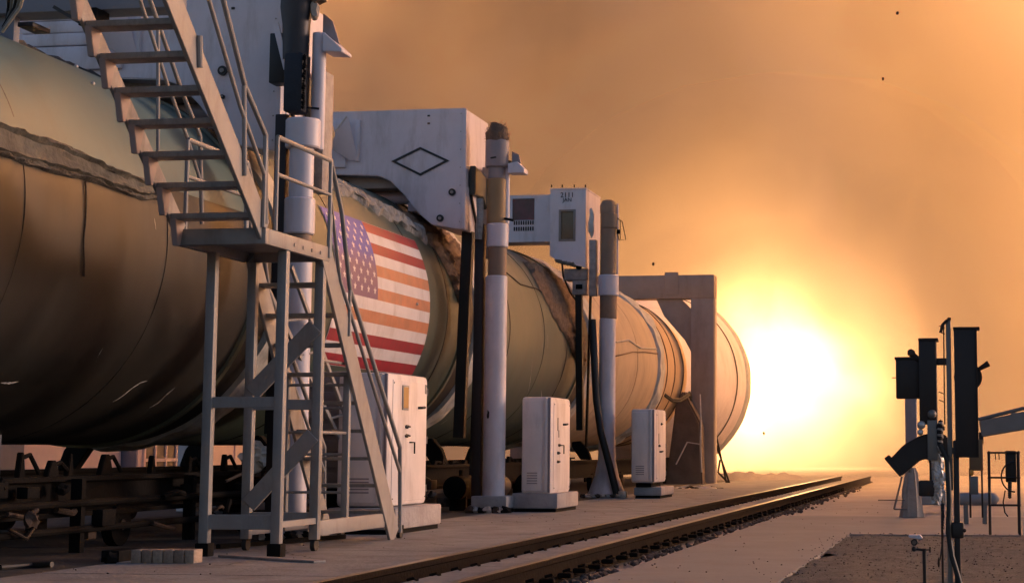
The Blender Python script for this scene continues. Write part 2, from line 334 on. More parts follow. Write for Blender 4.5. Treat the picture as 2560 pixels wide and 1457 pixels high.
# insulation strips that follow the surface
def strip(name,pts,m,wid,th,wob,parent,label=None,n=90,cross=7,seed=0,round_=True):
    """pts: list of (y,ang); a lumpy raised strip lying on the casing"""
    b=MB(); rows=[]
    for i in range(n+1):
        t=i/n*(len(pts)-1); k=min(int(t),len(pts)-2); f=t-k; y=pts[k][0]*(1-f)+pts[k+1][0]*f; a=pts[k][1]*(1-f)+pts[k+1][1]*f
        w=(wid(i/n) if callable(wid) else wid); a+=.035*wob*nz(y*1.3,seed,0)/ RB; w*=1+.35*nz(y*2.1,seed+4,0)
        row=[]
        for j in range(cross):
            u=j/(cross-1)*2-1; ed=(w/2+ .35*w*abs(u)*nz(y*5,seed+u*3,1))/RB
            h=RB-.01+(th*(1-u**4)*(1+wob*nz(y*6,u*2,seed)) if abs(u)<1 else -.01)
            row.append(b.bm.verts.new(cyl(y,a+u*ed,h+ .3*th*wob*nz(y*14,u*5,seed))))
        rows.append(row)
    for i in range(n):
        for j in range(cross-1): b.bm.faces.new((rows[i][j],rows[i+1][j],rows[i+1][j+1],rows[i][j+1]))
    return b.build(name,m,parent,label)
# two rough edges of the blanket on the near segment
oc=lambda L:[oncyl(*p) for p in L]
e1=oc([(-60,300),(0,315),(80,345),(160,372),(240,410),(310,440),(395,470)]); e2=oc([(-60,368),(0,385),(60,405),(120,418),(200,440),(280,470),(350,490),(402,492)])
b=MB(); rows=[]; n=160
def interp(P,t):
    t*=len(P)-1; k=min(int(t),len(P)-2); f=t-k; return (P[k][0]*(1-f)+P[k+1][0]*f,P[k][1]*(1-f)+P[k+1][1]*f)
for i in range(n+1):
    A_=interp(e1,i/n);B_=interp(e2,i/n); row=[]
    for j in range(13):
        u=j/12; y=A_[0]*(1-u)+B_[0]*u; a=A_[1]*(1-u)+B_[1]*u
        edge=math.exp(-((u-.06)/.07)**2)+math.exp(-((u-.94)/.06)**2)
        a+=.012*nz(y*5,u*2,0)
        row.append(b.bm.verts.new(cyl(y,a,RB+(.0 if j in(0,12) else .022)+.05*edge*(1+.6*nz(y*7,u*9,2))+.014*nz(y*5,u*6,7))))
    rows.append(row)
for i in range(n):
    for j in range(12): b.bm.faces.new((rows[i][j],rows[i+1][j],rows[i+1][j+1],rows[i][j+1]))
b.build('torn_blanket',mat('olive_blanket',(.13,.125,.10),.8,var=.35,scale=5,bump=.8,bscale=22),bo,label='ragged olive insulation blanket')
BE=mat('blanket_hem',(.11,.10,.08),.8,var=.4,scale=9,bump=1.,bscale=30)
strip('blanket_edge',e1,BE,.07,.045,.7,bo,seed=2,n=220); strip('blanket_edge',e2,BE,.07,.05,.7,bo,seed=5,n=220)
# dark rough strip on top of the near segment, foam strip on the flag segment
ta=oncyl(150,190)[1]; top=R(86)
strip('cable_raceway',[(8,R(84)),(17.3,R(84))],SOOT,.42,.10,.35,bo,n=200,seed=1)
strip('cable_raceway',[(18.5,R(84)),(24.8,R(84))],SOOT,.42,.08,.35,bo,n=120,seed=3)
f1=oc([(800,452),(860,475),(930,515),(990,545),(1050,585)])
strip('foam_strip',f1,FOAM,.34,.085,.55,bo,seed=9,n=140,cross=11,label='pale grey lumpy foam strip')
# crumpled brown covers before the joints
def cover(poly,m,label,seed,parent=bo,amp=.05):
    P=oc(poly); n=len(P)//2; L=P[:n]; Rr=P[n:]; b=MB(); rows=[]; N=60
    for i in range(N+1):
        A_=interp(L,i/N);B_=interp(Rr,i/N); row=[]
        for j in range(25):
            u=j/24; y=A_[0]*(1-u)+B_[0]*u; a=A_[1]*(1-u)+B_[1]*u; e=0 if (j in(0,24) or i in (0,N)) else 1
            a+=.03*nz(i*.25,u*1.5,seed)*(1 if j in(0,24) else .4); y+=.05*nz(i*.3,u,seed+3)
            row.append(b.bm.verts.new(cyl(y,a,RB+(.01+e*(.03+amp*abs(nz(u*9+nz(i*.1,seed,0)*2,i*.12,seed))*2+amp*.5*nz(u*22,i*.5,seed))))))
        rows.append(row)
    for i in range(N):
        for j in range(24): b.bm.faces.new((rows[i][j],rows[i+1][j],rows[i+1][j+1],rows[i][j+1]))
    return b.build('thermal_cover',m,parent,label,ang=60)
cover([(985,530),(1040,580),(1085,625),(1120,690),(1145,760)]+[(1075,545),(1110,580),(1140,620),(1158,680),(1165,745)],CORK,'crumpled brown cover before the joint',1)
cover([(1305,655),(1345,720),(1380,790),(1415,850),(1445,930)]+[(1365,680),(1405,705),(1435,760),(1452,830),(1457,900)],mat('speckled_cork',(.19,.13,.085),.9,var=.5,scale=18,bump=1.,bscale=45),'brown crumbly cover before the second joint',6)
au=sum(a for y,a in e1)/len(e1)
patch2=MB(); rws=[[patch2.bm.verts.new(cyl(3.2+14.2*i/40,au-.02+(R(125)-au)*j/40,RB+.007)) for j in range(41)] for i in range(41)]
for i in range(40):
    for j in range(40): patch2.bm.faces.new((rws[i][j],rws[i+1][j],rws[i+1][j+1],rws[i][j+1]))
patch2.build('upper_skin',mat('pale_green_skin',(.135,.185,.16),.5,var=.12,scale=.7,dirt=(.12,.12,.09),dirt_amt=.4,bump=.06,bscale=2.5),bo,'pale grey-green skin above the blanket')
# thin cracks / cable lines
def onpath(pts,r,m,name='cable',off=.012,label=None):
    P=oc(pts); L=[]
    for i in range(len(P)*4-3):
        y,a=interp(P,i/(len(P)*4-4)); L.append(cyl(y+.01*nz(i*.7,0,1),a+.004*nz(i*.9,3,0),RB+off))
    return MB().tube(L,r,6).build(name,m,bo,label)
onpath([(1262,680),(1300,712),(1340,722),(1375,745),(1420,765)],.010,SOOT)
onpath([(210,455),(212,520),(205,600),(207,690)],.008,SOOT,'wire')
onpath([(1538,855),(1570,850),(1600,870),(1640,872)],.02,WRAP,'torn_edge')
onpath([(1538,890),(1580,880),(1610,880),(1650,885)],.014,CORK,'torn_edge')
# scratches
for P_ in ([(236,908),(246,885),(256,868)],[(280,1003),(300,992),(330,968),(350,955),(368,950)],[(372,1018),(395,1005),(415,985),(437,967)],[(0,955),(25,956),(45,952)],[(384,545),(388,575)],[(1330,900),(1326,940),(1318,985)],[(1355,850),(1354,880)],[(1368,835),(1368,870)],[(1352,975),(1354,1010)],[(1100,1060),(1118,1048)],[(1080,1085),(1092,1078)]):
    b=MB(); P=oc(P_); N=len(P)*3; rows=[]
    for i in range(N+1):
        y,a=interp(P,i/N); w=.010*math.sin(math.pi*(i+.5)/(N+1))*(1+.8*nz(i*.9,y,0)); rows.append([b.bm.verts.new(cyl(y-w*.5,a+w/RB,RB+.007)),b.bm.verts.new(cyl(y+w*.5,a-w/RB,RB+.007))])
    for A_,B_ in zip(rows,rows[1:]): b.bm.faces.new((A_[0],B_[0],B_[1],A_[1]))
    b.build('scratch',mat('scratch_white',(.7,.7,.68),.4,var=.3,scale=20),bo,smooth=False)
# small hook handles / studs
for (px,py) in ((190,168),(230,212),(1120,520),(1040,760),(1125,570)):
    y,a=oncyl(px,py); MB().ball(cyl(y,a,RB+.012),.022).build('stud',FOIL,bo)
# ---- flag
yr,a1=oncyl(1040,605); _,a0=oncyl(1035,937); yr=23.35
hh=(a1-a0)*RB; W=hh*1.9; yl=yr-W; sh=(a1-a0)/13
def patch(y0,y1,aa,ab,r,name,m,parent,ny=14,na=3,label=None):
    b=MB(); rows=[[b.bm.verts.new(cyl(y0+(y1-y0)*i/ny,aa+(ab-aa)*j/na,r)) for j in range(na+1)] for i in range(ny+1)]
    for i in range(ny):
        for j in range(na): b.bm.faces.new((rows[i][j],rows[i+1][j],rows[i+1][j+1],rows[i][j+1]))
    o=b.build(name,m,parent,label); return o
FW=mat('flag_white',(.72,.68,.69),.45,var=.10,scale=3,dirt=(.42,.36,.32),dirt_amt=.6); FR=mat('flag_red',(.30,.016,.035),.45,var=.25,scale=5,dirt=(.2,.05,.05),dirt_amt=.4); FO=mat('flag_red_glow_tint',(.50,.20,.11),.45,var=.2,scale=5,dirt=(.42,.28,.2),dirt_amt=.6)
fl=patch(yl-.01,yr+.01,a0-.004,a1+.004,RB+.008,'flag',FW,bo,20,20,'american flag with orange glow painted into its middle stripes')
for i in range(13):
    m=FW if i%2 else (FO if i in (4,6,8) else FR)  # middle red stripes carry the warm exhaust glow in their paint colour
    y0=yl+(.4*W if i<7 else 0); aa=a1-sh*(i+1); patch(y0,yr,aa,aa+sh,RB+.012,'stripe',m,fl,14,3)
# canton, the pinkish reflected glow painted into its lower part
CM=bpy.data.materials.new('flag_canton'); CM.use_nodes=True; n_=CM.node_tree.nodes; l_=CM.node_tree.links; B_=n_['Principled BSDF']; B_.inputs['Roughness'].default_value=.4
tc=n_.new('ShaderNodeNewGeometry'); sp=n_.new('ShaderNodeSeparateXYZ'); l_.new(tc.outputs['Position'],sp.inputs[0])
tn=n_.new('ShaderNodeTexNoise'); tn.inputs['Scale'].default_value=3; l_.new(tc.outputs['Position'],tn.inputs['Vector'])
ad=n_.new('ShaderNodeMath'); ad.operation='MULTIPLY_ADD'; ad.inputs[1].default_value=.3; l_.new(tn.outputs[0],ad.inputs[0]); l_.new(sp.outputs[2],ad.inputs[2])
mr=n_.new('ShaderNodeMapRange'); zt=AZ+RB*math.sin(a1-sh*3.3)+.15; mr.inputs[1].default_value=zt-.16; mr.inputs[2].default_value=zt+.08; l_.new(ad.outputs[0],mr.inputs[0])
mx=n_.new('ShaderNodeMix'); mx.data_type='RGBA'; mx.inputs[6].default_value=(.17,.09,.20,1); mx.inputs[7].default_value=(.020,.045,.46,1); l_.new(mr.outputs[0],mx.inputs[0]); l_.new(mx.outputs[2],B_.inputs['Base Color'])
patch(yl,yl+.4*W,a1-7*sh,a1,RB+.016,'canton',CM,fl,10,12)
for r_ in range(9):
    n5=6 if r_%2==0 else 5
    for c_ in range(n5):
        yc=yl+.4*W*((c_*2+1+(r_%2))/12.0); ac=a1-7*sh*(r_+1)/10.
        b=MB(); vs=[]
        for k in range(10):
            rr=.052 if k%2==0 else .024; t=math.pi/2+k*math.pi/5; vs.append(b.bm.verts.new(cyl(yc+rr*math.cos(t),ac+rr*math.sin(t)/RB,RB+.0195)))
        c0=b.bm.verts.new(cyl(yc,ac,RB+.021))
        for k in range(10): b.bm.faces.new((c0,vs[k],vs[(k+1)%10]))
        b.build('star',FW,fl,smooth=False)
# ================================================================ GANTRIES
def planepts(pts,Y): return [at(x,y,Y=Y) for x,y in pts]
GX=-6.98
def solveY(px,X):      # depth at which the line x=X shows at pixel column px
    lo,hi=5,90
    for _ in range(50):
        m=(lo+hi)/2; p=Vector((X,m,2))-Vector((0,0,H)); x=1750+4500*p.dot(_rt)/p.dot(_fw)
        if x<px: lo=m
        else: hi=m
    return m
def px_of(p):
    p=Vector(p)-Vector((0,0,H)); z=p.dot(_fw); return (1750+4500*p.dot(_rt)/z,600-4500*p.dot(_up)/z)
Y1=solveY(1162,GX); Y1b=solveY(1222,GX); D1=Y1b-Y1
def make_gantry(Y,D,label,near=False):
    """white steel saddle gantry, shaped from the photo of the second one (pixels measured on the plane y=Y1)"""
    g=thing('saddle_gantry',label,'gantry',(-7.4,Y,0),'white gantries over the booster')
    dy=Y-Y1
    def P(pts,off=0.): return [at(x,y,Y=Y1)+Vector((0,dy+off,0)) for x,y in pts]
    tl=at(1162,270,Y=Y1); xr=tl.x; zt=tl.z
    c=P([(1162,575),(1080,562),(1045,532),(1010,487),(975,452),(945,440),(840,437)])
    zb=c[-1].z; xl=-12.6
    # body with the arch cut out on both sides
    poly=[Vector((xr,Y,zt))]+c+[Vector((2*AX-p.x,p.y,p.z)) for p in c[::-1]]+[Vector((2*AX-xr,Y,zt))]
    MB().prism(poly,(0,D,0),.012).build('gantry_body',WHITE,g)
    # raised edge trim of the front sheet
    MB().bar((xr+.004,Y-.012,c[0].z+.02),(xr+.004,Y-.012,zt-.01),.05,.012,bev=.003).build('edge_trim',WHITE,g)
    # diamond
    Dm=P([(978,404),(1051,440),(1124,402),(1051,368)],-.012); cen=sum(Dm,Vector())/4
    b=MB()
    for i in range(4):
        A_=Dm[i];B_=Dm[(i+1)%4]; A2=A_.lerp(cen,.17);B2=B_.lerp(cen,.17)
        b.prism([A_,B_,B2,A2],(0,.012,0))
    if not near: b.build('diamond_mark',BLACK,g,smooth=False,label='black diamond outline')
    for px,py,r in (((558,178,.05),(558,243,.022)) if near else ((1131,481,.05),(1101,546,.05))):
        q=at(px,py,Y=Y) if near else P([(px,py)])[0]; 
        pb=MB().tube([(q.x,q.y-.03,q.z),(q.x,q.y+.005,q.z)],r,20).build('port',BLACK,g)
        MB().tube([(q.x,q.y-.045,q.z),(q.x,q.y-.03,q.z)],r*.45,14).build('port_plug',STEELD,pb)
    for px,py in ((1072,290),(1072,309)):
        q=P([(px,py)])[0]; MB().box((q.x-.018,q.y-.012,q.z-.012),(q.x+.018,q.y+.002,q.z+.012),.003).build('lifting_slot',BLACK,g)
    # louvres and folded bracket on the left
    for (ya,yb) in ((305,327),(330,350),(353,374),(378,420)):
        a=P([(770,ya)])[0]; q=P([(872 if yb<400 else 866,yb)])[0]
        MB().box((a.x-.55,a.y-.05,q.z),(q.x,a.y+.004,a.z),.018).build('louvre',WHITE,g)
    p4=P([(880,300),(893,402),(876,403),(846,382),(838,362)])
    b=MB(); b.prism([p4[0]+Vector((0,-.22,0)),p4[1]+Vector((0,-.02,0)),p4[2]+Vector((0,-.05,0)),p4[3]+Vector((0,-.25,0)),p4[4]+Vector((0,-.3,0))],(.02,0,0)).build('folded_bracket',WHITE,g)
    a=P([(892,302)])[0];q=P([(900,404)])[0]; MB().box((a.x,a.y-.05,q.z),(q.x,a.y+.004,a.z),.004).build('bracket_flange',WHITE,g)
    a=P([(880,298)])[0];q=P([(840,362)])[0]; MB().tube([a+Vector((0,-.23,0)),q+Vector((0,-.31,0))],.012,6).build('bracket_rod',FOIL,g)
    # saddle pads under the beam
    a=P([(800,437)])[0];q=P([(1018,463)])[0]; MB().box((a.x-2,a.y+.25,q.z),(q.x-.02,a.y+D*.8,a.z+.02),.01).build('saddle_pad',mat('cream_pad',(.5,.45,.40),.6),g)
    a=P([(845,466)])[0];q=P([(1035,498)])[0]; MB().tube([(a.x-1.2,a.y+.6,(a.z+q.z)/2),(q.x,a.y+.6,(a.z+q.z)/2)],.09,18).build('saddle_roller',WHITE,g)
    a=P([(1000,498)])[0];q=P([(1050,520)])[0]; MB().box((a.x,a.y+.35,q.z),(q.x-.05,a.y+.8,a.z),.01).build('saddle_block',WHITE,g)
    # side plate and dark clamp arm on the right face
    a=P([(1162,0)])[0]
    MB().box((xr,Y+D*.12,c[0].z+.0),(xr+.03,Y+D*.9,c[0].z+.62),.006).build('side_plate',WHITE,g)
    zt2=P([(1190,410)])[0].z; zb2=P([(1190,500)])[0].z
    b=MB(); X0=xr+.035
    b.prism([(X0,Y+.15,zt2),(X0,Y+D*.8,zt2-.12),(X0,Y+D+.1,zb2-.02),(X0,Y+D*.9,zb2-.28),(X0,Y+D*.45,zb2+.12),(X0,Y+.15,zb2+.1)],(.09,0,0),.01)
    b.build('clamp_arm',mat('dark_olive_steel',(.05,.055,.045),.5,metal=.2),g)
    # long hanger straps down beside the booster
    zh=P([(1170,575)])[0].z
    s1=MB().bar((xr-.03,Y+D*.3,zh+.02),(-7.17,Y+D*.35,1.02),.15,.12,side=(1,0,0)).build('hanger_strap',DGREEN,g)
    MB().bar((xr+.0,Y+D*.72,zh+.25),(-7.10,Y+D*.72,.62),.07,.09,side=(1,0,0)).build('hanger_strap',DARK,g)
    MB().tube([(xr+.05,Y+.2,zb2+.1),(xr+.07,Y+D*.55,zb2-.6),(xr+.0,Y+D*.6,2.0),(xr-.06,Y+D*.62,.5)],.022,8).build('hose',BLACK,g)
    # rear post joining gantry to its column
    MB().box((xr+.05,Y+D*.62,zh-.3),(xr+.2,Y+D*.85,zh+1.0),.01).build('rear_bracket',mat('grimy_white',(.33,.30,.28),.6,var=.3,scale=8,bump=.4),g)
    # bolts, small and real
    for i in range(7):
        for xx in (xr-.05,):
            z=c[0].z+.12+i*(zt-c[0].z-.2)/6; MB().ball((xx,Y-.006,z),.009,(1,.6,1),sub=1).build('bolt',STEELD,g)
    MB().box((2*AX-xr+.1,Y+.1,-.05),(2*AX-xr+.35,Y+.35,zt-1),.01).build('far_leg',WHITE,g)
    return g
make_gantry(Y1,D1,'white gantry with black diamond outline behind the flag')
Y0=solveY(680,at(1162,270,Y=Y1).x)
make_gantry(Y0,D1,'large white gantry over the booster behind the near stairs',True)
# third gantry: cabin with window, set-back beam with dark red opening
Y2=solveY(1465,GX)
g=thing('cabin_gantry','small white cabin gantry with tall window over the booster','gantry',(-7.4,Y2,0),'white gantries over the booster')
cabp=planepts([(1465,474),(1376,472),(1374,640),(1400,655),(1465,668)],Y2); D2=solveY(1500,GX)-Y2
wq=planepts([(1400,527),(1436,600)],Y2)
# front wall built round the opening
def wallbox(x0,x1,z0,z1,m=WHITE,y0=None,d=.05): return MB().box((x0,(y0 if y0 is not None else Y2),z0),(x1,(y0 if y0 is not None else Y2)+d,z1)).build('wall_panel',m,g,smooth=False)
xl,xr=cabp[1].x,cabp[0].x; zt=cabp[0].z; zb=cabp[2].z
wallbox(xl,wq[0].x,wq[1].z,wq[0].z); wallbox(wq[1].x,xr,wq[1].z,wq[0].z); wallbox(xl,xr,wq[0].z,zt)
MB().prism([(xl,Y2,wq[1].z),(xr,Y2,wq[1].z),(xr,Y2,cabp[4].z),(cabp[3].x,Y2,cabp[3].z),(xl,Y2,zb)],(0,.05,0)).build('wall_panel',WHITE,g,smooth=False)
MB().box((xr-.04,Y2+.05,cabp[4].z),(xr,Y2+D2,zt)).build('side_wall',WHITE,g,smooth=False)
MB().box((xl,Y2+.05,zb),(xl+.04,Y2+D2,zt)).build('side_wall',WHITE,g,smooth=False)
MB().box((xl,Y2+D2,zb),(xr,Y2+D2+.04,zt)).build('back_wall',WHITE,g,smooth=False)
MB().box((xl-.01,Y2-.01,zt+.001),(xr+.01,Y2+D2+.05,zt+.03),.004).build('roof',WHITE,g)
MB().box((xl+.04,Y2+.06,zb),(xr-.04,Y2+D2-.01,zb+.04)).build('floor_plate',DARK,g,smooth=False)
w_=MB()
for a,b_ in (((wq[0].x-.02,wq[1].z-.02),(wq[0].x+.02,wq[0].z+.02)),((wq[1].x-.02,wq[1].z-.02),(wq[1].x+.02,wq[0].z+.02)),((wq[0].x+.02,wq[0].z-.015),(wq[1].x-.02,wq[0].z+.02)),((wq[0].x+.02,wq[1].z-.02),(wq[1].x-.02,wq[1].z+.015))):
    w_.box((a[0],Y2-.012,a[1]),(b_[0],Y2+.045,b_[1]),.003)
w_=w_.build('window',mat('window_frame',(.25,.21,.19),.5),g)
MB().box((wq[0].x+.02,Y2+.03,wq[1].z+.015),(wq[1].x-.02,Y2+.036,wq[0].z-.015)).build('pane',mat('brown_glass',(.13,.09,.05),.12),w_,smooth=False)
for px in (1378,1405,1435,1463):
    q=at(px,471,Y=Y2); MB().tube([(q.x,Y2+.02,q.z+.02),(q.x,Y2+.02,q.z+.07)],.012,6).build('roof_lug',DARK,g)
def text(s,px,py,Y,size,m,parent,name='lettering'):
    cu=bpy.data.curves.new(name,'FONT'); cu.body=s; cu.size=size; cu.align_x='CENTER'; cu.align_y='CENTER'; cu.extrude=.002; cu.materials.append(m)
    tmp=bpy.data.objects.new('t',cu); C.objects.link(tmp); bpy.context.view_layer.update()
    me=bpy.data.meshes.new_from_object(tmp.evaluated_get(bpy.context.evaluated_depsgraph_get())); bpy.data.objects.remove(tmp)
    o=bpy.data.objects.new(name,me); C.objects.link(o); o.parent=parent
    q=at(px,py,Y=Y-.004); o.location=q-Vector(parent['_w']); o.rotation_euler=(R(90),0,0); return o
text('2111',1418,488,Y2,.13,DARK,g); text('JAN',1418,500,Y2,.10,DARK,g)
# the set-back beam
bp=planepts([(1260,489),(1376,489),(1376,612),(1260,606)],Y2+.35); BY=Y2+.35
o1=planepts([(1281,497),(1336,550)],BY); xL=-12.4
ww=lambda x0,x1,z0,z1: MB().box((x0,BY,z0),(x1,BY+.06,z1)).build('beam_panel',WHITE,g,smooth=False)
ww(xL,o1[0].x,bp[3].z,bp[0].z); ww(o1[1].x,bp[1].x,bp[3].z,bp[0].z); ww(o1[0].x,o1[1].x,o1[0].z,bp[0].z); ww(o1[0].x,o1[1].x,bp[3].z,o1[1].z)
MB().box((xL,BY+.06,bp[3].z),(bp[1].x,BY+.6,bp[3].z+.03)).build('beam_underside',WHITE,g,smooth=False)
MB().box((xL,BY+.06,bp[0].z-.03),(bp[1].x,BY+.6,bp[0].z)).build('beam_top',WHITE,g,smooth=False)
MB().box((xL,BY+.56,bp[3].z+.03),(bp[1].x,BY+.6,bp[0].z-.03)).build('beam_back',WHITE,g,smooth=False)
MB().box((o1[0].x,BY+.03,o1[1].z),(o1[1].x,BY+.05,o1[0].z)).build('dark_red_screen',REDW,g,smooth=False)
gq=planepts([(1283,551),(1335,580)],BY)
for r_ in range(2):
    z=gq[0].z-(gq[0].z-gq[1].z)*(r_+.1)/2
    for i in range(9):
        x=gq[0].x+(gq[1].x-gq[0].x)*(i+.3)/9; MB().box((x,BY-.01,z-.075),(x+.022,BY+.002,z),.0).build('grille_slot',DARK,g,smooth=False)
# machinery below the cabin
q=planepts([(1380,655),(1465,735)],Y2)
MB().box((q[0].x+.2,Y2+.1,cabp[4].z-.22),(q[1].x,Y2+.5,cabp[4].z-.01),.015).build('gearbox',mat('grimy_white',(.3,.3,.3)),g)
c_=at(1446,667,Y=Y2+.05); MB().tube([(c_.x,Y2+.04,c_.z),(c_.x,Y2+.12,c_.z)],.05,16).build('motor_end',DARK,g)
for px in (1430,1462): c_=at(px,662,Y=Y2+.05); MB().ball((c_.x,Y2+.08,c_.z),.028).build('fitting',BLACK,g)
zlow=at(1440,735,Y=Y2).z
MB().box((at(1433,0,Y=Y2).x,Y2+.12,zlow),(xr,Y2+.4,cabp[4].z-.22),.01).build('lower_bracket',mat('grimy_white',(.3,.3,.3)),g)
MB().box((at(1442,0,Y=Y2).x,Y2+.10,zlow+.1),(at(1458,0,Y=Y2).x,Y2+.125,cabp[4].z-.3)).build('recess',DARK,g,smooth=False)
MB().bar((xr-.16,Y2+.2,zlow+.02),(-7.16,Y2+.35,1.2),.12,.12).build('hanger_strap',DGREEN,g); MB().bar((xr-.02,Y2+.55,zlow+.02),(-7.1,Y2+.6,.9),.03,.10).build('hanger_strap',DARK,g)
MB().tube([at(1405,655,Y=Y2),at(1408,690,Y=Y2+.1),at(1425,730,Y=Y2+.2),at(1450,765,Y=Y2+.25)],.018,8).build('hose',BLACK,g)
for k in range(14):
    q=at(1392+k*3.4,652+4*nz(k*.8,1,1)+k*.8,Y=Y2+.02); MB().ball((q.x,q.y,q.z),.035+.02*abs(nz(k,2,3)),wob=.8).build('cable_tangle',mat('tangle',(.2,.17,.13),.8,var=.5,scale=20),g)
# ================================================================ COLUMNS
PXX=-6.62
def column(px,label,secs,wid,Y=None,extra=None,flare=False):
    Y=Y or solveY(px,PXX)
    s=lambda y: at(px,y,Y=Y).z
    g=thing('support_column',label,'column',(PXX,Y,0),'white round columns beside the booster')
    g['Y']=Y; ppm=4500/Y
    for name,m,ya,yb,w,dx in secs:
        r=w/ppm/2; za,zb=s(ya),s(yb); x=PXX+dx/ppm
        MB().vert_lathe(x,Y,[(r-.012,zb),(r,zb+.015),(r,za-.015),(r-.012,za)],36).build(name,m,g)
    return g,Y,s,ppm
def fuzzy(g,x,Y,z0,z1,r,m,name='frayed_cap',n=220):
    b=MB(); b.vert_lathe(x,Y,[(r,z0),(r*1.04,z0+(z1-z0)*.4),(r*.85,z0+(z1-z0)*.7),(r*.5,z1)],18)
    for v in b.bm.verts: v.co+=Vector((nz(v.co.x*14,v.co.y*14,v.co.z*14),nz(v.co.y*14,5,v.co.z*14),nz(v.co.z*14,9,v.co.x*9)))*.035
    for i in range(n):
        a=rnd.random()*6.28; z=z0+(z1-z0)*rnd.random(); rr=r*(1.02-.4*((z-z0)/(z1-z0))**2)
        p=Vector((x+rr*math.cos(a),Y+rr*math.sin(a),z)); q=p+Vector((math.cos(a)*.05*rnd.random(),math.sin(a)*.05*rnd.random(),rnd.uniform(-.03,.07)))
        w=Vector((rnd.uniform(-.008,.008),rnd.uniform(-.008,.008),.006)); v=[b.bm.verts.new(t) for t in (p,p+w,q)]; b.bm.faces.new(v)
    return b.build(name,m,g,smooth=False)
def pedestal(g,x,Y,w=.42,h=.16,name='base_block',label=None):
    MB().box((x-w/2,Y-w/2,.06),(x+w/2,Y+w/2,.06+h),.02).build(name,PLINTH,g,label)
    for i in range(9):
        a=rnd.random()*6.28; MB().ball((x-w/2+w*i/8,Y-w/2-.02+.05*nz(i,1,1),.035),.05+.03*rnd.random(),(1,1,.8),.8).build('shim_rubble',[RUST,FOIL,DARK][i%3],g)
    MB().box((x-w/2+.02,Y-w/2+.02,0.003),(x+w/2-.02,Y+w/2-.02,.058)).build('packing',DARK,g,smooth=False)
# column 1 (beside diamond gantry)
g,Yc,s,ppm=column(1238,'round white column with tan sleeve and frayed cap beside diamond gantry',
 [('lower_tube',WHITE,690,1245,57,0),('brown_band',BROWN,618,692,48,2),('collar',WHITE,560,619,56,2),('tan_sleeve',TAN,448,561,50,-2),('upper_sleeve',MAUVE,402,449,46,-2),('top_sleeve',MAUVE,352,420,62,-2)],57)
fuzzy(g,PXX-2/ppm,Yc,s(354),s(310),.16,CORK)
MB().vert_lathe(PXX+20/ppm,Yc+.05,[(.05,s(560)),(.055,s(555)),(.055,s(408)),(.05,s(405))],16).build('side_pipe',WHITE,g)
MB().vert_lathe(PXX+20/ppm,Yc+.05,[(.075,s(412)),(.08,s(402))],14).build('pipe_clamp',BLACK,g)
MB().tube([(PXX+.12,Yc-.05,s(548)),(PXX+.25,Yc-.05,s(553))],.018,8).build('bolt_stub',DARK,g)
b=MB(); b.prism([(PXX+.17,Yc-.1,s(436)),(PXX+.40,Yc-.1,s(436)),(PXX+.40,Yc-.1,s(426)),(PXX+.30,Yc-.1,s(408)),(PXX+.17,Yc-.1,s(412))],(0,.25,0),.005).build('side_bracket',WHITE,g)
b=MB(); b.prism([(PXX+.2,Yc+.0,s(380)),(PXX+.30,Yc+.0,s(388)),(PXX+.33,Yc,s(410)),(PXX+.2,Yc+.0,s(410))],(0,.04,0),.003).build('bracket_web',MAUVE,g)
MB().tube([(PXX-.13,Yc-.02,s(395)),(PXX-.05,Yc-.17,s(400)),(PXX+.02,Yc-.17,s(398))],.012,6).build('wire',BLACK,g)
MB().ball((PXX-.05,Yc-.14,s(1037)),.05,(.4,.4,1.2),.6).build('latch',BLACK,g)
MB().box((PXX-.30,Yc-.08,.05),(PXX-.17,Yc+.06,s(560)),.01).build('rear_post',mat('dark_red_brown',(.025,.014,.012),.6),g)
MB().tube([(PXX-.22,Yc-.12,s(500)),(PXX-.20,Yc-.15,s(540)),(PXX-.23,Yc-.13,s(600))],.05,10).build('grey_muff',FOAM,g)
pedestal(g,PXX,Yc,.5,.17)
# column 2 (flared base)
g,Yc2,s,ppm=column(1518,'round white column with flared base and draped black hose',
 [('lower_tube',WHITE,795,1180,42,0),('brown_band',BROWN,738,797,44,2),('collar',WHITE,688,740,52,2),('tan_sleeve',BROWN,570,690,40,0),('upper_sleeve',BROWN,534,572,44,2)],42)
MB().vert_lathe(PXX,Yc2,[(.36,s(1243)),(.34,s(1235)),(.22,s(1190)),(.16,s(1150)),(.145,s(1090)),(.14,s(1085))],36).build('flared_foot',WHITE,g)
MB().vert_lathe(PXX,Yc2,[(.15,s(534)),(.15,s(515)),(.11,s(503)),(.05,s(500))],24).build('domed_cap',BROWN,g)
MB().tube([(PXX-.26,Yc2-.1,s(800)),(PXX-.20,Yc2-.2,s(900)),(PXX-.15,Yc2-.22,s(1000)),(PXX-.05,Yc2-.3,s(1080)),(PXX+.12,Yc2-.35,s(1160)),(PXX+.25,Yc2-.3,s(1235))],.065,12).build('black_hose',BLACK,g)
b=MB(); 
b.tube([(PXX+.16,Yc2,s(545)),(PXX+.26,Yc2,s(555)),(PXX+.33,Yc2,s(600)),(PXX+.20,Yc2,s(600)),(PXX+.16,Yc2,s(570))],.009,6).tube([(PXX+.22,Yc2+.02,s(550)),(PXX+.22,Yc2+.02,s(598))],.009,6)
b.build('step_bracket',RUST,g); MB().box((PXX+.16,Yc2-.03,s(585)),(PXX+.22,Yc2+.03,s(575)),.004).build('bracket_lug',DARK,g)
MB().box((PXX+.28,Yc2-.35,.0),(PXX+.42,Yc2-.2,.12),.008).build('foot_block',FOIL,g)
MB().tube([(PXX+.17,Yc2+.02,s(690)),(PXX+.17,Yc2+.02,s(510))],.02,8).build('side_pipe',WHITE,g)
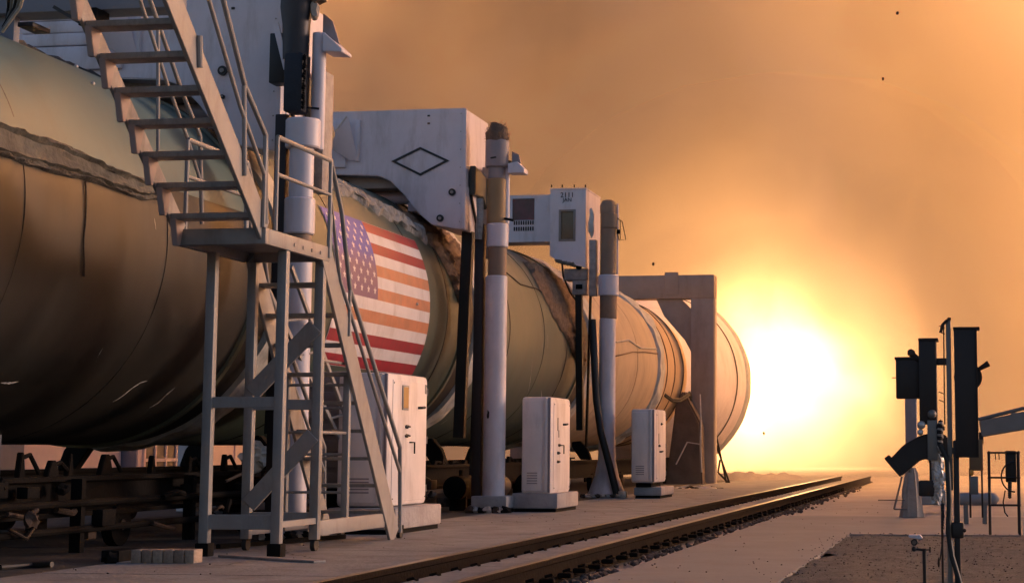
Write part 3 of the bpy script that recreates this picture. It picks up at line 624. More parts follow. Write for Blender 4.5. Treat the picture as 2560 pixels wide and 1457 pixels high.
MB().ball((PXX-.28,Yc2-.15,s(560)),.1,(.6,.6,2.6),.7).build('white_muff',WRAP,g); MB().box((PXX-.33,Yc2-.1,s(740)),(PXX-.2,Yc2+.05,s(600)),.01).build('rear_bracket',mat('grimy_white',(.3,.3,.3)),g)
for i in range(8): MB().ball((PXX-.35+i*.09,Yc2-.38,.04),.05,(1,1,.7),.9).build('shim_rubble',[RUST,FOIL,PLINTH][i%3],g)
# column 0 (behind the near stairs)
g,Yc0,s,ppm=column(745,'nearest white column with black actuator head behind the stair tower',
 [('lower_tube',WHITE,640,1330,72,-4),('band',BROWN,585,642,66,-4),('collar',WHITE,496,587,80,-4),('mid_tube',WHITE,370,498,64,-2),('drum',WHITE,300,372,92,0)],72)
MB().vert_lathe(PXX+.11,Yc0+.1,[(.065,s(372)),(.07,s(368)),(.07,s(85)),(.065,s(80))],20).build('side_pipe',WHITE,g)
b=MB(); b.tube([(PXX-.10,Yc0,s(150)),(PXX-.10,Yc0,s(62)),(PXX-.10,Yc0,s(20)),(PXX-.09,Yc0,s(-60))],.15,14,rf=lambda i:[.13,.14,.165,.16][i]).build('actuator',mat('dark_blue_grey_metal',(.045,.045,.052),.45,metal=.5,bump=.3,bscale=8),g)
b=MB().box((PXX-.17,Yc0-.14,s(285)),(PXX+.03,Yc0+.1,s(138)),.03)
for v in b.bm.verts: v.co.x+=.02*nz(v.co.x*9,v.co.y*9,v.co.z*9)
b.build('cable_box',NAVY,g)
for i in range(22):
    z=s(150+i*6); MB().ball((PXX+.045+.012*nz(i*.7,1,2),Yc0-.13,z),.014+.01*rnd.random(),wob=.8,sub=1).build('frayed_edge',DARK,g,smooth=False)
MB().tube([(PXX+.05,Yc0-.05,s(272)),(PXX+.17,Yc0-.02,s(275))],.012,6).build('tie',BLACK,g)
MB().prism([(PXX+.18,Yc0,s(130)),(PXX+.38,Yc0,s(133)),(PXX+.38,Yc0,s(126)),(PXX+.18,Yc0,s(82))],(0,.3,0),.005).build('side_bracket',WHITE,g)
MB().prism([(PXX+.14,Yc0+.1,s(30)),(PXX+.24,Yc0+.1,s(50)),(PXX+.32,Yc0+.1,s(110)),(PXX+.2,Yc0+.1,s(88)),(PXX+.14,Yc0+.1,s(85))],(0,.03,0),.004).build('bracket_web',MAUVE,g)
MB().ball((PXX+.10,Yc0-.02,s(30)),.05,(.9,.9,2.2),.5).build('cloth_wrap',TARP,g); MB().ball((PXX+.12,Yc0,s(0)),.09,(1,1,.6),1.).build('dark_tangle',CORK,g)
MB().box((PXX-.29,Yc0-.02,.05),(PXX-.165,Yc0+.16,s(285)),.01).build('rear_post',mat('dark_red_brown',(.025,.014,.012)),g)
MB().bar((PXX-.30,Yc0-.05,s(60)),(PXX-.17,Yc0-.05,s(175)),.06,.02,side=(1,0,0)).build('slanted_plate',WHITE,g)
MB().box((PXX-.42,Yc0+.1,s(200)),(PXX-.25,Yc0+.3,s(75)),.01).build('dark_recess_box',BLACK,g)
pedestal(g,PXX,Yc0,.5,.15)
# ================================================================ PORTAL FRAME
YP=44.6; g=thing('portal_frame','brown steel portal frame straddling the aft end of the booster','frame',(AX,YP,0))
PF=mat('portal_brown',(.34,.27,.225),.6,var=.12,scale=2,dirt=(.2,.14,.1),bump=.1)
zt=at(1785,686,Y=YP).z; zb=at(1785,745,Y=YP).z; xr=at(1785,900,Y=YP).x; xq=at(1727,900,Y=YP).x; xl=2*AX-xr
MB().box((xl,YP,zb),(xr,YP+.5,zt),.015).build('crossbeam',PF,g)
for a,b_ in ((xq,xr),(xl,xl+xr-xq)): MB().box((a,YP+.01,-.16),(b_-.005,YP+.49,zb-.002),.01).build('leg',PF,g)
MB().box((xr-.001,YP+.1,0),(xr+.01,YP+.42,zb),.002).build('leg_flange',mat('pale_edge',(.5,.42,.34),.5),g)
kb=planepts([(1640,746),(1700,746),(1728,773),(1728,880),(1712,850),(1660,790)],YP+.1); MB().prism(kb,(0,.28,0),.006).build('knee_brace',PF,g)
kb2=[Vector((2*AX-p.x,p.y,p.z)) for p in kb]; MB().prism(kb2,(0,.28,0),.006).build('knee_brace',PF,g)
q=planepts([(1662,679),(1696,679)],YP); MB().box((q[0].x,YP-.02,zt-.5),(q[1].x,YP-.001,zt+.07),.004).build('joint_plate',PF,g)
# bulky lower part of the column and litter at the foot
jx=at(1715,1150,Y=YP-.6)
MB().prism([(xq-.55,YP-.6,-.16),(xr-.2,YP-.6,-.16),(xr-.25,YP-.6,1.5),(xq-.1,YP-.6,2.3),(xq-.28,YP-.6,2.0)],(0,.55,0),.05).build('padded_base',mat('brown_padding',(.13,.09,.07),.8,var=.3,scale=3,bump=.5,bscale=8),g)
MB().tube([at(1750,985,Y=YP-.72),at(1752,1050,Y=YP-.72),at(1751,1110,Y=YP-.73),at(1754,1180,Y=YP-.72)],.022,6).build('bright_pipe',FOIL,g)
MB().tube([at(1690,1160,Y=YP-.9),at(1718,1105,Y=YP-.75),at(1750,1110,Y=YP-.72)],.018,6).build('stay_wire',FOIL,g)
for i in range(16):
    q=at(1690+i*7,1226+5*nz(i*.8,0,0),Z=-.05); MB().ball((q.x,q.y,q.z),.10+.08*rnd.random(),(1.3,1,.5),1.).build('litter',[FOIL,RUST,WRAP,DARK][i%4],g)
for (a,b_) in (((1788,1075),(1818,1215)),((1790,1110),(1830,1225)),((1795,1180),(1830,1215)),((1800,1150),(1795,1180))):
    MB().tube([at(*a,Y=46),at(*b_,Y=45.6)],.025,6).build('strut',DARK,g)
# cables hanging from the white wrap to the column
g=thing('hanging_cables','dark cables sagging from the white wrap ring to the portal','cable',(-7.3,42,0))
for k,d in enumerate((0,8)):
    P=[at(x,y+d*(i/9),Y=41.2+i*.33) for i,(x,y) in enumerate([(1612,850),(1632,900),(1642,925),(1648,960),(1662,985),(1680,998),(1700,998),(1715,988),(1724,980),(1728,992)])]
    MB().tube(P,.028,8).build('cable',BLACK,g)
# ================================================================ CABINETS
def cabinet(label,X1,Yf,Yb,w,zb,zt,plinth,feat,tall=False):
    g=thing('equipment_cabinet',label,'cabinet',(X1-w/2,(Yf+Yb)/2,0),'white cabinets along the column line')
    MB().box((X1-w,Yf,zb),(X1-.0,Yb,zt),.045).build('body',WHITECW,g)
    MB().box((X1-.10,Yf-.025,zb+.02),(X1-.06,Yf+.01,zt-.01),.012).build('corner_rib',WHITECW,g); MB().box((X1-.045,Yf-.015,zb+.02),(X1-.01,Yf+.01,zt-.01),.01).build('corner_rib',MAUVE,g)
    MB().box((X1-w+.02,Yf-.018,zb+.04),(X1-.13,Yf+.004,zt-.05),.012).build('front_door',WHITECW,g)
    MB().box((X1-.004,Yf+.12,zb+.05),(X1+.008,Yb-.06,zt-.07),.006).build('side_door',WHITECW,g)
    for f_ in (.12,.5,.88): MB().tube([(X1+.008,Yb-.055,zb+(zt-zb)*f_-.04),(X1+.008,Yb-.055,zb+(zt-zb)*f_+.04)],.010,6).build('hinge',STEELD,g)
    for k_ in range(5): MB().box((X1-w+.09,Yf-.024,zb+.14+k_*.035),(X1-.19,Yf-.016,zb+.155+k_*.035)).build('vent_slot',MAUVE,g,smooth=False)
    for k_ in range(4): MB().ball((X1+.009,Yf+.14+(Yb-Yf-.24)*(k_%2),zb+.08+(zt-zb-.18)*(k_//2)),.010,sub=1).build('screw',STEELD,g)
    x0,x1,y0,y1,z1=plinth
    MB().box((x0,y0,.05),(x1,y1,z1),.02).build('plinth',PLINTH,g); MB().box((x0+.03,y0+.03,.002),(x1-.03,y1-.03,.048)).build('plinth_gap',DARK,g,smooth=False)
    MB().box((X1-w+.08,Yf+.08,z1),(X1-.08,Yb-.08,zb+.002)).build('mounting_frame',DARK,g,smooth=False)
    Ly=Yb-Yf; Lz=zt-zb
    for kind,u,v in feat:
        y=Yf+Ly*u; z=zb+Lz*v
        if kind=='window':
            f=MB().box((X1+.006,y-.1,z-.13),(X1+.02,y+.1,z+.13),.004).build('window',STEELD,g); MB().box((X1+.018,y-.08,z-.11),(X1+.023,y+.08,z+.11)).build('pane',mat('amber_pane',(.42,.25,.10),.2),f,smooth=False)
        if kind=='handle':
            MB().tube([(X1+.005,y-.03,z),(X1+.045,y-.02,z),(X1+.05,y+.07,z+.006)],.014,8).build('handle',BLACK,g)
        if kind=='latch':
            MB().ball((X1+.018,y,z),.026,(1,1.4,.8),.4).build('latch',BLACK,g); MB().tube([(X1+.01,y,z),(X1+.02,y+.1,z)],.010,6).build('latch_bar',DARK,g)
        if kind=='slot': MB().box((X1+.006,y-.018,z-.09),(X1+.013,y+.018,z+.09),.003).build('slot',BLACK,g)
        if kind=='pipe': MB().tube([(X1+.012,y-.05,z),(X1+.03,y+.06,z),(X1+.03,y+.06,z-.12)],.009,6).build('conduit',DARK,g)
        if kind=='plate': MB().box((X1+.006,y-.03,z-.05),(X1+.012,y+.03,z+.05),.002).build('name_plate',STEELD,g)
    return g
WHITECW=WHITECW=WHITEC
X1=-6.02; Yf=solveY(975,X1); Yb=solveY(1072,X1)
zt_=at(1020,936,X=X1).z; zb_=at(1020,1262,X=X1).z
cabinet('tall white cabinet with small amber window right of the near stairs',X1,Yf,Yb,.55,zb_,zt_,(X1-.6,X1+.13,Yf-.1,Yb+.15,.27),[('window',.38,.82),('handle',.75,.75),('latch',.42,.60),('latch',.42,.53),('pipe',.55,.48),('plate',.92,.9)])
X2=-5.85; Yf2=solveY(1380,X2); Yb2=solveY(1427,X2)
cabinet('white cabinet on concrete plinth between the two rear columns',X2,Yf2,Yb2,at(1380,1000,Y=Yf2).x-at(1305,1000,Y=Yf2).x,at(1400,1232,X=X2).z,at(1385,992,X=X2).z,(X2-.55,X2+.1,Yf2-.02,Yb2+.12,.26),[('slot',.3,.72),('handle',.6,.72),('latch',.35,.5),('latch',.3,.42),('pipe',.5,.5),('plate',.35,.62),('latch',.3,.33)])
X3=-5.62; Yf3=solveY(1638,X3); Yb3=solveY(1665,X3)
c3=cabinet('smallest white cabinet standing before the brown portal frame',X3,Yf3,Yb3,at(1638,1000,Y=Yf3).x-at(1578,1000,Y=Yf3).x,at(1650,1205,X=X3).z,at(1640,1022,X=X3).z,(X3-.4,X3+.1,Yf3+.1,Yb3+.3,.2),[('latch',.5,.8),('slot',.3,.6),('handle',.4,.42),('latch',.3,.5)])
# slatted cabinet behind the lower stair
g=thing('slatted_cabinet','grey cabinet with horizontal slats behind the lower stair','cabinet',(-6.5,17.9,0))
xa=-6.6; ya=solveY(905,xa)
MB().box((xa-.5,ya-.3,.45),(xa,ya+.9,at(900,930,X=xa).z),.02).build('body',mat('grey_mauve_paint',(.30,.27,.265),.55),g)
for i in range(7): MB().box((xa-.48,ya-.32,.5+i*.17),(xa-.02,ya-.298,.62+i*.17),.006).build('slat',mat('grey_mauve_paint',(.30,.27,.265)),g)
MB().box((xa-.45,ya-.2,.0),(xa-.05,ya+.8,.45)).build('base_frame',DARK,g,smooth=False)
# ================================================================ NEAR STAIR TOWER
XO=at(690,1390,Y=14.1).x; XI=at(510,1390,Y=14.1).x; YA=14.1; YB=14.95
t=thing('stair_tower','tall grey steel access stair with platform on castors','stairs',((XO+XI)/2,14.5,0))
ZP=at(670,575,X=XO).z   # platform top
YP0=solveY(668,XO+.05); XL2=at(445,590,Y=YP0).x
zpt=at(670,572,X=XO,).z
def leg(x,y,px_label=None): 
    b=MB().box((x-.040,y-.040,.10),(x+.040,y+.040,ZP-.132),.008); return b.build('leg',STEEL,t)
legs=[leg(XO,YA),leg(XI,YA),leg(XO,YB),leg(XI,YB)]
for (x,y) in ((XO,YA),(XI,YA)):
    MB().box((x-.06,y-.06,.0),(x+.06,y+.06,.11),.01).build('foot',DARK,t)
def castor(x,y):
    b=MB(); b.tube([(x-.02,y,.055),(x+.02,y,.055)],.053,18); w=b.build('castor_wheel',BLACK,t)
    MB().box((x-.032,y-.03,.09),(x+.032,y+.04,.13),.005).build('castor_fork',DARK,t)
castor(XO,YB); castor(XI,YB); castor(XO+.02,17.2); castor(XO-.1,17.35); castor(XI,17.3)
# platform
pl=MB().box((XL2,YP0-.07,ZP-.13),(XO+.05,YP0,ZP),.006).build('front_beam',STEEL,t)
MB().box((XO+.0,YP0,ZP-.13),(XO+.05,YB+.07,ZP-.001),.005).build('side_beam',STEEL,t); MB().box((XL2,YP0,ZP-.13),(XL2+.05,YB+.07,ZP-.001),.005).build('side_beam',STEEL,t)
MB().box((XL2+.05,YB+.03,ZP-.13),(XO,YB+.07,ZP-.002),.005).build('rear_beam',STEEL,t)
MB().box((XL2+.05,YP0,ZP-.045),(XO,YB+.03,ZP-.012)).build('deck',STEELD,t,smooth=False)
for i in range(4): MB().box((XO+.052,YA+.08+i*.2,ZP-.09),(XO+.058,YA+.11+i*.2,ZP-.06),.001).build('bolt',STEELD,t,smooth=False)
# frame members
zz=lambda py,Y=YA: at(690,py,Y=Y).z
MB().bar((XI,YA,zz(1005)),(XO,YA,zz(1005)),.09,.035,side=(0,0,1),bev=.004).build('crossbar',STEEL,t)
MB().bar((XI,YB,zz(1005)),(XO,YB,zz(1005)),.09,.035,side=(0,0,1),bev=.004).build('crossbar',STEEL,t)
MB().bar((XI-.02,YA,.28),(XO,YA,.28),.12,.04,side=(0,0,1),bev=.004).build('crossbar',STEEL,t); MB().bar((XI,YB,.28),(XO,YB,.28),.1,.04,side=(0,0,1),bev=.004).build('crossbar',STEEL,t)
MB().bar((XI+.03,YB-.04,zz(975)),(XO-.02,YB-.04,zz(800)),.15,.03,side=(0,0,1),bev=.004).build('diagonal_brace',STEEL,t)
MB().bar((XI+.03,YB-.04,zz(1270)),(XO-.02,YB-.04,zz(1085)),.14,.03,side=(0,0,1),bev=.004).build('diagonal_brace',STEEL,t)
for z in (.28,): 
    MB().bar((XO,YA,z-.02),(XO,YB,z-.02),.05,.05).build('crossbar',STEEL,t)
# base channel to the stair foot
ys=solveY(985,XO)
MB().box((XO-.03,YB,.13),(XO+.03,ys-.25,.26),.006).build('base_channel',STEEL,t); MB().box((XI-.03,YB,.13),(XI+.03,ys-.25,.26),.006).build('base_channel',STEEL,t)
# lower stair
top=Vector((XO+.03,YB+.02,ZP-.06)); bot=at(985,1325,X=XO+.03); bot.z=.02
for x in (XO+.03,XI-.03):
    MB().bar((x,top.y,top.z),(x,bot.y,bot.z),.03,.25,side=(1,0,0),bev=.004).build('stringer',STEEL,t)
nst=9
for i in range(nst):
    f=(i+1)/(nst+1); y=top.y+(bot.y-top.y)*f; z=top.z+(bot.z-top.z)*f
    MB().box((XI-.01,y-.11,z-.02),(XO+.01,y+.11,z+.012),.004).build('tread',STEELD,t)
# legs and rungs half way along the lower stair
ym=solveY(872,XO-.02); zm=top.z+(bot.z-top.z)*((ym-top.y)/(bot.y-top.y))
for x in (XO-.02,XI+.02): MB().box((x-.03,ym-.03,.13),(x+.03,ym+.03,zm-.05),.005).build('leg',STEEL,t)
for py in (905,962,1020,1080,1135,1230): 
    z=at(830,py,Y=ym).z
    if z<zm-.08: MB().tube([(XI+.02,ym,z),(XO-.02,ym,z)],.014,6).build('rung',STEELD,t)
for py in (900,1080): MB().tube([(XO,YB,at(745,py,Y=YB).z),(XO-.02,ym,at(745,py,Y=YB).z)],.014,6).build('side_rail',STEELD,t)
# handrails: platform and lower flight (outer)
def rail(pts,r=.021,name='handrail'): return MB().tube(pts,r,10).build(name,STEEL,t)
XH=XO+.05; YR0=solveY(683,XO+.05)
P_=lambda x,y: at(x,y,X=XH)
pA=P_(683,338); pA.y=YA-.02; zT=P_(683,338).z; zM=P_(683,432).z
for x in (XH,XL2):
    rail([(x,YR0,zT),(x,YB+.05,zT),(x,YB+.35,zT-.42)]+[(x,p.y,p.z) for p in (P_(875,722),P_(1000,1118),P_(1000,1330))])
    rail([(x,YR0,zM),(x,YB+.05,zM)]+[(x,p.y,p.z) for p in (P_(850,700),P_(1000,1180))],.017,'mid_rail')
    for (yy_,z0) in ((YR0,ZP),(YB+.05,ZP-.1)): MB().tube([(x,yy_,z0),(x,yy_,zT)],.019,8).build('baluster',STEEL,t)
    p=P_(875,722); q=top.lerp(bot,(p.y-top.y)/(bot.y-top.y)); MB().tube([(x,p.y,q.z+.05),(x,p.y,p.z)],.017,8).build('baluster',STEEL,t)
    p=P_(828,520); q=top.lerp(bot,(p.y-top.y)/(bot.y-top.y)); MB().tube([(x,p.y,q.z+.05),(x,p.y,p.z-.06)],.017,8).build('baluster',STEEL,t)
# upper flight, rising towards the camera
UL=XL2+.02; UR=XO-.0
b0=at(660,570,X=UR); b1=at(432,0,X=UR); dirv=(b1-b0); ext=b0+dirv*1.45
b0.z=ZP-.02
a0_=at(455,572,X=UL); a1_=at(250,0,X=UL)
MB().bar((UR,b0.y,b0.z),(UR,ext.y,ext.z),.035,.22,side=(1,0,0),bev=.004).build('stringer',STEEL,t)
MB().bar((UL,b0.y,b0.z),(UL,ext.y,ext.z),.03,.17,side=(1,0,0),bev=.004).build('stringer',STEELD,t)
n=10; du=(ext-b0)
zs=[at(660,575,X=UR).z]
pxy=[537,460,383,303,222,137,55]
for k in range(10):
    if k<len(pxy):
        # intersection of the stringer line with that row
        best=min((abs(px_of(b0+du*(j/400))[1]-pxy[k]),j) for j in range(401))[1]; f=best/400
        if k==1: step=f-f0
        f0=f; 
    else: f=f0+.098*(k-6)
    c=b0+du*f
    MB().box((UL+.017,c.y-.10,c.z-.035),(UR-.02,c.y+.08,c.z+.012),.005).build('tread',STEELD,t)
    # folded triangular gusset that carries the tread
    MB().prism([(UL+.018,c.y+.06,c.z-.03),(UL+.018,c.y-.12,c.z-.03),(UL+.018,c.y-.05,c.z-.24),(UL+.018,c.y-.01,c.z-.24)],(.05,0,0),.004).build('tread_gusset',mat('pinkish_primer',(.36,.29,.27),.6,var=.1),t)
# upper flight handrails
XR=UR+.03
q=lambda x,y: at(x,y,X=XR)
MB().tube([q(664,338),(XR,q(664,338).y,ZP)],.02,8).build('baluster',STEEL,t)
rail([q(664,560),q(664,338),q(612,215),q(558,0),q(558,0)+(q(558,0)-q(612,215))*.5])
rail([q(664,445),q(600,265),q(522,0),q(522,0)+(q(522,0)-q(600,265))*.4],.017,'mid_rail')
rail([q(610,215),q(612,440)],.019,'baluster'); rail([q(498,90),q(500,170)],.024,'baluster')
q2=lambda x,y: at(x,y,X=UL-.03)
rail([q2(505,560),q2(500,340),q2(455,230),q2(375,0),q2(330,-120)],.018)
rail([q2(500,450),q2(470,350),q2(420,215),q2(350,0)],.015,'mid_rail')
rail([q2(395,380),q2(395,60)],.015,'baluster')
# upper landing just out of the frame
MB().box((UL-.02,ext.y-.8,ext.z-.06),(UR+.02,ext.y+.02,ext.z+.0),.006).build('upper_landing',STEEL,t)
for x in (UL,UR): MB().box((x-.03,ext.y-.75,.0),(x+.03,ext.y-.69,ext.z-.06),.005).build('leg',STEEL,t) if x==UL-9 else None
# low second ladder nearer the booster
l=thing('aluminium_ladder','pale leaning ladder behind the stair tower legs','ladder',(-6.95,16.6,0))
pa,pb=at(735,860,X=-6.55),at(860,1120,X=-6.55); pc,pd=at(795,850,X=-6.45),at(890,1110,X=-6.45)
for (u,v) in ((pa,pb),(pc,pd)): 
    d=(v-u).normalized(); MB().bar(u-d*1.0,u+d*((u.z-.05)/-d.z),.03,.05,side=(1,0,0),bev=.003).build('stile',STEEL,l)
for i in range(9):
    f=-.5+i*.3; A_=pa.lerp(pb,f); B_=pc.lerp(pd,f)
    if A_.z>.1 and B_.z>.1: MB().tube([A_,B_],.014,6).build('rung',STEELD,l)
# boards and litter round the stair feet
rl=thing('timber_bearers','short row of pale wooden bearers lying by the stair foot','timber',(-6.5,13.2,0))
for i in range(6):
    a=at(325+i*27,1408,Z=0); 
    MB().box((a.x+.004,a.y,0.0),(a.x+.078,a.y+.16,.105),.006).build('bearer',mat('raw_timber%d'%(i%3),[(.34,.25,.19),(.28,.20,.15),(.38,.29,.22)][i%3],.8,var=.25,scale=6,bump=.3,stretch=(6,1,6)),rl)
a=at(300,1405,Z=0); MB().box((a.x-.16,a.y,0),(a.x-.01,a.y+.4,.09),.008).build('steel_block',DARK,rl)
tag(MB().bar(at(560,1388,Z=.012),at(800,1403,Z=.012),.12,.02,side=(0,1,0),bev=.004).build('loose_board',STEELD),'grey board lying on the concrete below the stair tower','board')
tag(MB().bar(at(545,1365,Z=.03),at(860,1340,Z=.03),.05,.04,side=(0,1,0),bev=.004).build('loose_batten',DARK),'thin dark batten lying beside the stair castors','batten')
tag(MB().ball(at(275,1392,Z=.05),.05,(1,1,1),.8).build('valve_fitting',DARK),'small dark fitting lying on the slab at lower left','fitting')
tag(MB().tube([at(0,1418,Z=.02),at(80,1412,Z=.02),at(130,1410,Z=.03)],.022,8).build('drain_hose',BLACK),'black hose lying on the concrete at bottom left','hose')
# ================================================================ TRANSPORT CRADLE beneath the booster
c=thing('transport_cradle','long dark steel cradle running beneath the booster','cradle',(AX,20,0))
for x in (-7.75,-10.5):
    b=MB(); b.box((x-.11,8,.60),(x+.11,46,.64)).box((x-.015,8,.34),(x+.015,46,.60)).box((x-.11,8,.30),(x+.11,46,.34)); b.build('main_beam',DARK,c,smooth=False)
for x in (-8.4,-9.8): MB().box((x-.06,8,.38),(x+.06,46,.56)).build('inner_beam',DARK,c,smooth=False)
for i in range(26):
    y=9+i*1.45; MB().box((-10.4,y-.05,.36),(-7.86,y+.05,.5)).build('cross_member',DARK,c,smooth=False)
for i in range(13):
    y=9.7+i*2.9
    for x in (-7.75,-10.5):
        w=MB().tube([(x-.05,y,.19),(x+.05,y,.19)],.19,22).build('wheel',DARK,c); MB().tube([(x-.07,y,.19),(x+.07,y,.19)],.05,10).build('hub',RUST,w)
        MB().box((x-.09,y-.3,.2),(x-.06,y+.3,.34),.01).build('axle_box',DARK,c)
for y in (19.4,22.6,25.9,29.2,32.4,36):
    for x,s_ in ((-7.9,1),(-10.35,-1)):
        MB().prism([(x-.12*s_,y,.64),(x+.1*s_,y,.64),(x+.02*s_,y,.86),(x-.12*s_,y,1.02),(x-.30*s_,y,1.0),(x-.30*s_,y,.9)],(0,.15,0),.01).build('saddle_horn',DARK,c)
# upright lugs and clamps seen against the light
for (px,py0,py1,w) in ((50,1130,1188,.05),(128,1150,1190,.10),(172,1133,1186,.05),(262,1135,1190,.12),(378,1138,1180,.05),(470,1140,1180,.05),(560,1135,1180,.05),(612,1135,1178,.05),(1085,1150,1178,.07),(1105,1142,1180,.06),(1128,1150,1180,.04),(1160,1148,1180,.07),(1175,1150,1180,.05),(1270,1140,1180,.05),(1290,1148,1180,.06)):
    p=at(px,py0,X=-7.78); z0=.64
    MB().prism([(-7.8,p.y-w,z0),(-7.8,p.y+w,z0),(-7.8,p.y+w*.7,(z0+p.z)/2),(-7.8,p.y+w*.35,p.z),(-7.8,p.y-w*.3,p.z),(-7.8,p.y-w*.7,(z0+p.z)/2)],(.05,0,0),.006).build('lug',DARK,c)
    if py0%5==0: MB().tube([(-7.77,p.y,p.z-.05),(-7.77,p.y+.14,p.z-.02),(-7.77,p.y+.3,z0+.03)],.02,6).build('clamp_hook',DARK,c)
# dark plant between cradle and column line (tanks, pipes)
for i,(px,z,r,L) in enumerate(((1110,.32,.17,1.2),(1180,.3,.16,1.1),(1290,.3,.17,1.2))):
    p=at(px,1250,X=-7.45); g_=thing('receiver_tank','dark cylindrical tank beside the cradle, number seen from left','tank',(-7.4,p.y,0),'dark tanks beside the cradle')
    lab=['dark tank just right of the amber-window cabinet','dark tank left of the diamond gantry column','dark tank just left of the middle plinth cabinet'][i]; g_['label']=lab
    MB().tube([(-7.3,p.y-.02,z),(-7.3,p.y,z),(-7.3,p.y+L,z),(-7.3,p.y+L+.02,z)],r,20,rf=lambda k:[r*.8,r,r,r*.8][k]).build('tank_shell',[DARK,SILH][i%2],g_)
    for q_ in (.2,L-.2): MB().box((-7.3-r*.7,p.y+q_-.04,0),(-7.3+r*.7,p.y+q_+.04,z-r*.6)).build('support',DARK,g_,smooth=False)
    MB().tube([(-7.3,p.y+.3,z+r-.02),(-7.3,p.y+.3,z+r+.08)],.03,8).build('filler_neck',DARK,g_)
for i in range(70):
    y=12.5+rnd.random()*13; x=rnd.choice((-7.6,-7.45,-7.3,-8.2)); z=rnd.uniform(.1,.66); b=MB(); r_=rnd.random()
    if r_<.35: b.box((x-.05,y,z-.05),(x+.05,y+rnd.uniform(.08,.3),z+rnd.uniform(.02,.1)),.01)
    elif r_<.7: b.tube([(x,y,z),(x+.04,y+.2,z+rnd.uniform(-.1,.1)),(x-.03,y+.5,z+rnd.uniform(-.12,.12))],rnd.uniform(.012,.03),7)
    else: b.ball((x,y,z),rnd.uniform(.03,.07),(1,1,1),.8)
    b.build('pipework',[DARK,SILH,RUST][i%3],c)
b=MB()
for y in (12.2,14.4,16.6,18.8,21,23.2): b.box((-7.62,y,0),(-7.52,y+.07,.62))
for z in (.2,.42): b.tube([(-7.5,11,z),(-7.5,24,z)],.03,8)
b.build('pipe_rack',DARK,c)
tp=thing('canvas_bundle','crumpled pale cloth bundle behind the stair tower legs','bundle',(-7.3,18,0)); q_=at(640,1135,X=-7.4)
b=MB(); b.ball((q_.x,q_.y,q_.z-.02),.15,(.8,1.8,.7),1.1,3); b.build('cloth',WRAP,tp,smooth=True)
p=at(470,1290,Z=0)
# ================================================================ RIGHT SIDE: near instrument post
YN=10.6
def pb(x0,y0,x1,y1,Y,d,bev=.004):
    a=at(x0,y0,Y=Y); b_=at(x1,y1,Y=Y); return MB().box((min(a.x,b_.x),Y,min(a.z,b_.z)),(max(a.x,b_.x),Y+d,max(a.z,b_.z)),bev)
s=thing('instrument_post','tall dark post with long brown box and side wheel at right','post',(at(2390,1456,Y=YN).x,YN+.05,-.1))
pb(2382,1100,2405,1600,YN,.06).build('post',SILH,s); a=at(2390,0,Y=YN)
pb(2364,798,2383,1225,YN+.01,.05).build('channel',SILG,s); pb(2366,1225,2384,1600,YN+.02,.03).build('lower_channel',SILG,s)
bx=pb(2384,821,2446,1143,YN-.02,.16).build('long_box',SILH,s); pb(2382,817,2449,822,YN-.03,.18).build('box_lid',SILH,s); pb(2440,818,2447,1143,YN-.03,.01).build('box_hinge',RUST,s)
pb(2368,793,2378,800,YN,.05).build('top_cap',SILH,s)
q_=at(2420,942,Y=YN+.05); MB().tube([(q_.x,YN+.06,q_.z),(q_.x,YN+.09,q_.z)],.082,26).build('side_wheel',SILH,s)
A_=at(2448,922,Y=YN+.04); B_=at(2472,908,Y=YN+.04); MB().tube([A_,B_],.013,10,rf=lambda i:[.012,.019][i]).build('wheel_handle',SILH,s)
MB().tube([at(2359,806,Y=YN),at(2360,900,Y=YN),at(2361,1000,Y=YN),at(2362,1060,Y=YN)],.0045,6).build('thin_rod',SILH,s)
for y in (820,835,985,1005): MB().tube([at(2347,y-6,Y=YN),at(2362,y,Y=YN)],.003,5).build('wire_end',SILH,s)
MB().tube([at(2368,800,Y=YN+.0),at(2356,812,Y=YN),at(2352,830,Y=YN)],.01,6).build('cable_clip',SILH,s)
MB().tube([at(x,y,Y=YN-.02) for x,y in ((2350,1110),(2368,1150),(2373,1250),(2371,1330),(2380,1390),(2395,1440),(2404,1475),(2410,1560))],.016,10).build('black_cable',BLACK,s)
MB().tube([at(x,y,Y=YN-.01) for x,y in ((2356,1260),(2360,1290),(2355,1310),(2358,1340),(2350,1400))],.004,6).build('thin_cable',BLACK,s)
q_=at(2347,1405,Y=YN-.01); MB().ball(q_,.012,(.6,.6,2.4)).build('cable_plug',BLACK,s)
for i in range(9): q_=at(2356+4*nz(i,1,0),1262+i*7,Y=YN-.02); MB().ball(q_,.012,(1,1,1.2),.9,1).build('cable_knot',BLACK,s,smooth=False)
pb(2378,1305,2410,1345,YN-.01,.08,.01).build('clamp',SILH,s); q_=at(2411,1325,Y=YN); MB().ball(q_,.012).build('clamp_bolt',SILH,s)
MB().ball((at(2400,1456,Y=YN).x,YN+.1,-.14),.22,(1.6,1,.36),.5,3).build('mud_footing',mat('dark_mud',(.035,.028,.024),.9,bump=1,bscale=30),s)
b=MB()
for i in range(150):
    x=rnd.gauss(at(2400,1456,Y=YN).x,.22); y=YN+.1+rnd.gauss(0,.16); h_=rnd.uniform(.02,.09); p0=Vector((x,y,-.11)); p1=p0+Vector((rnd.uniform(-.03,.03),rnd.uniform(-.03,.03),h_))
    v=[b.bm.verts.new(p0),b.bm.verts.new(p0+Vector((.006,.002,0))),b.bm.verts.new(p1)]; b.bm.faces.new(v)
b.build('dry_grass',mat('dry_grass',(.06,.05,.035),.9),smooth=False,kind='stuff',label='tuft of dark dry grass round the foot of the instrument post',category='grass')
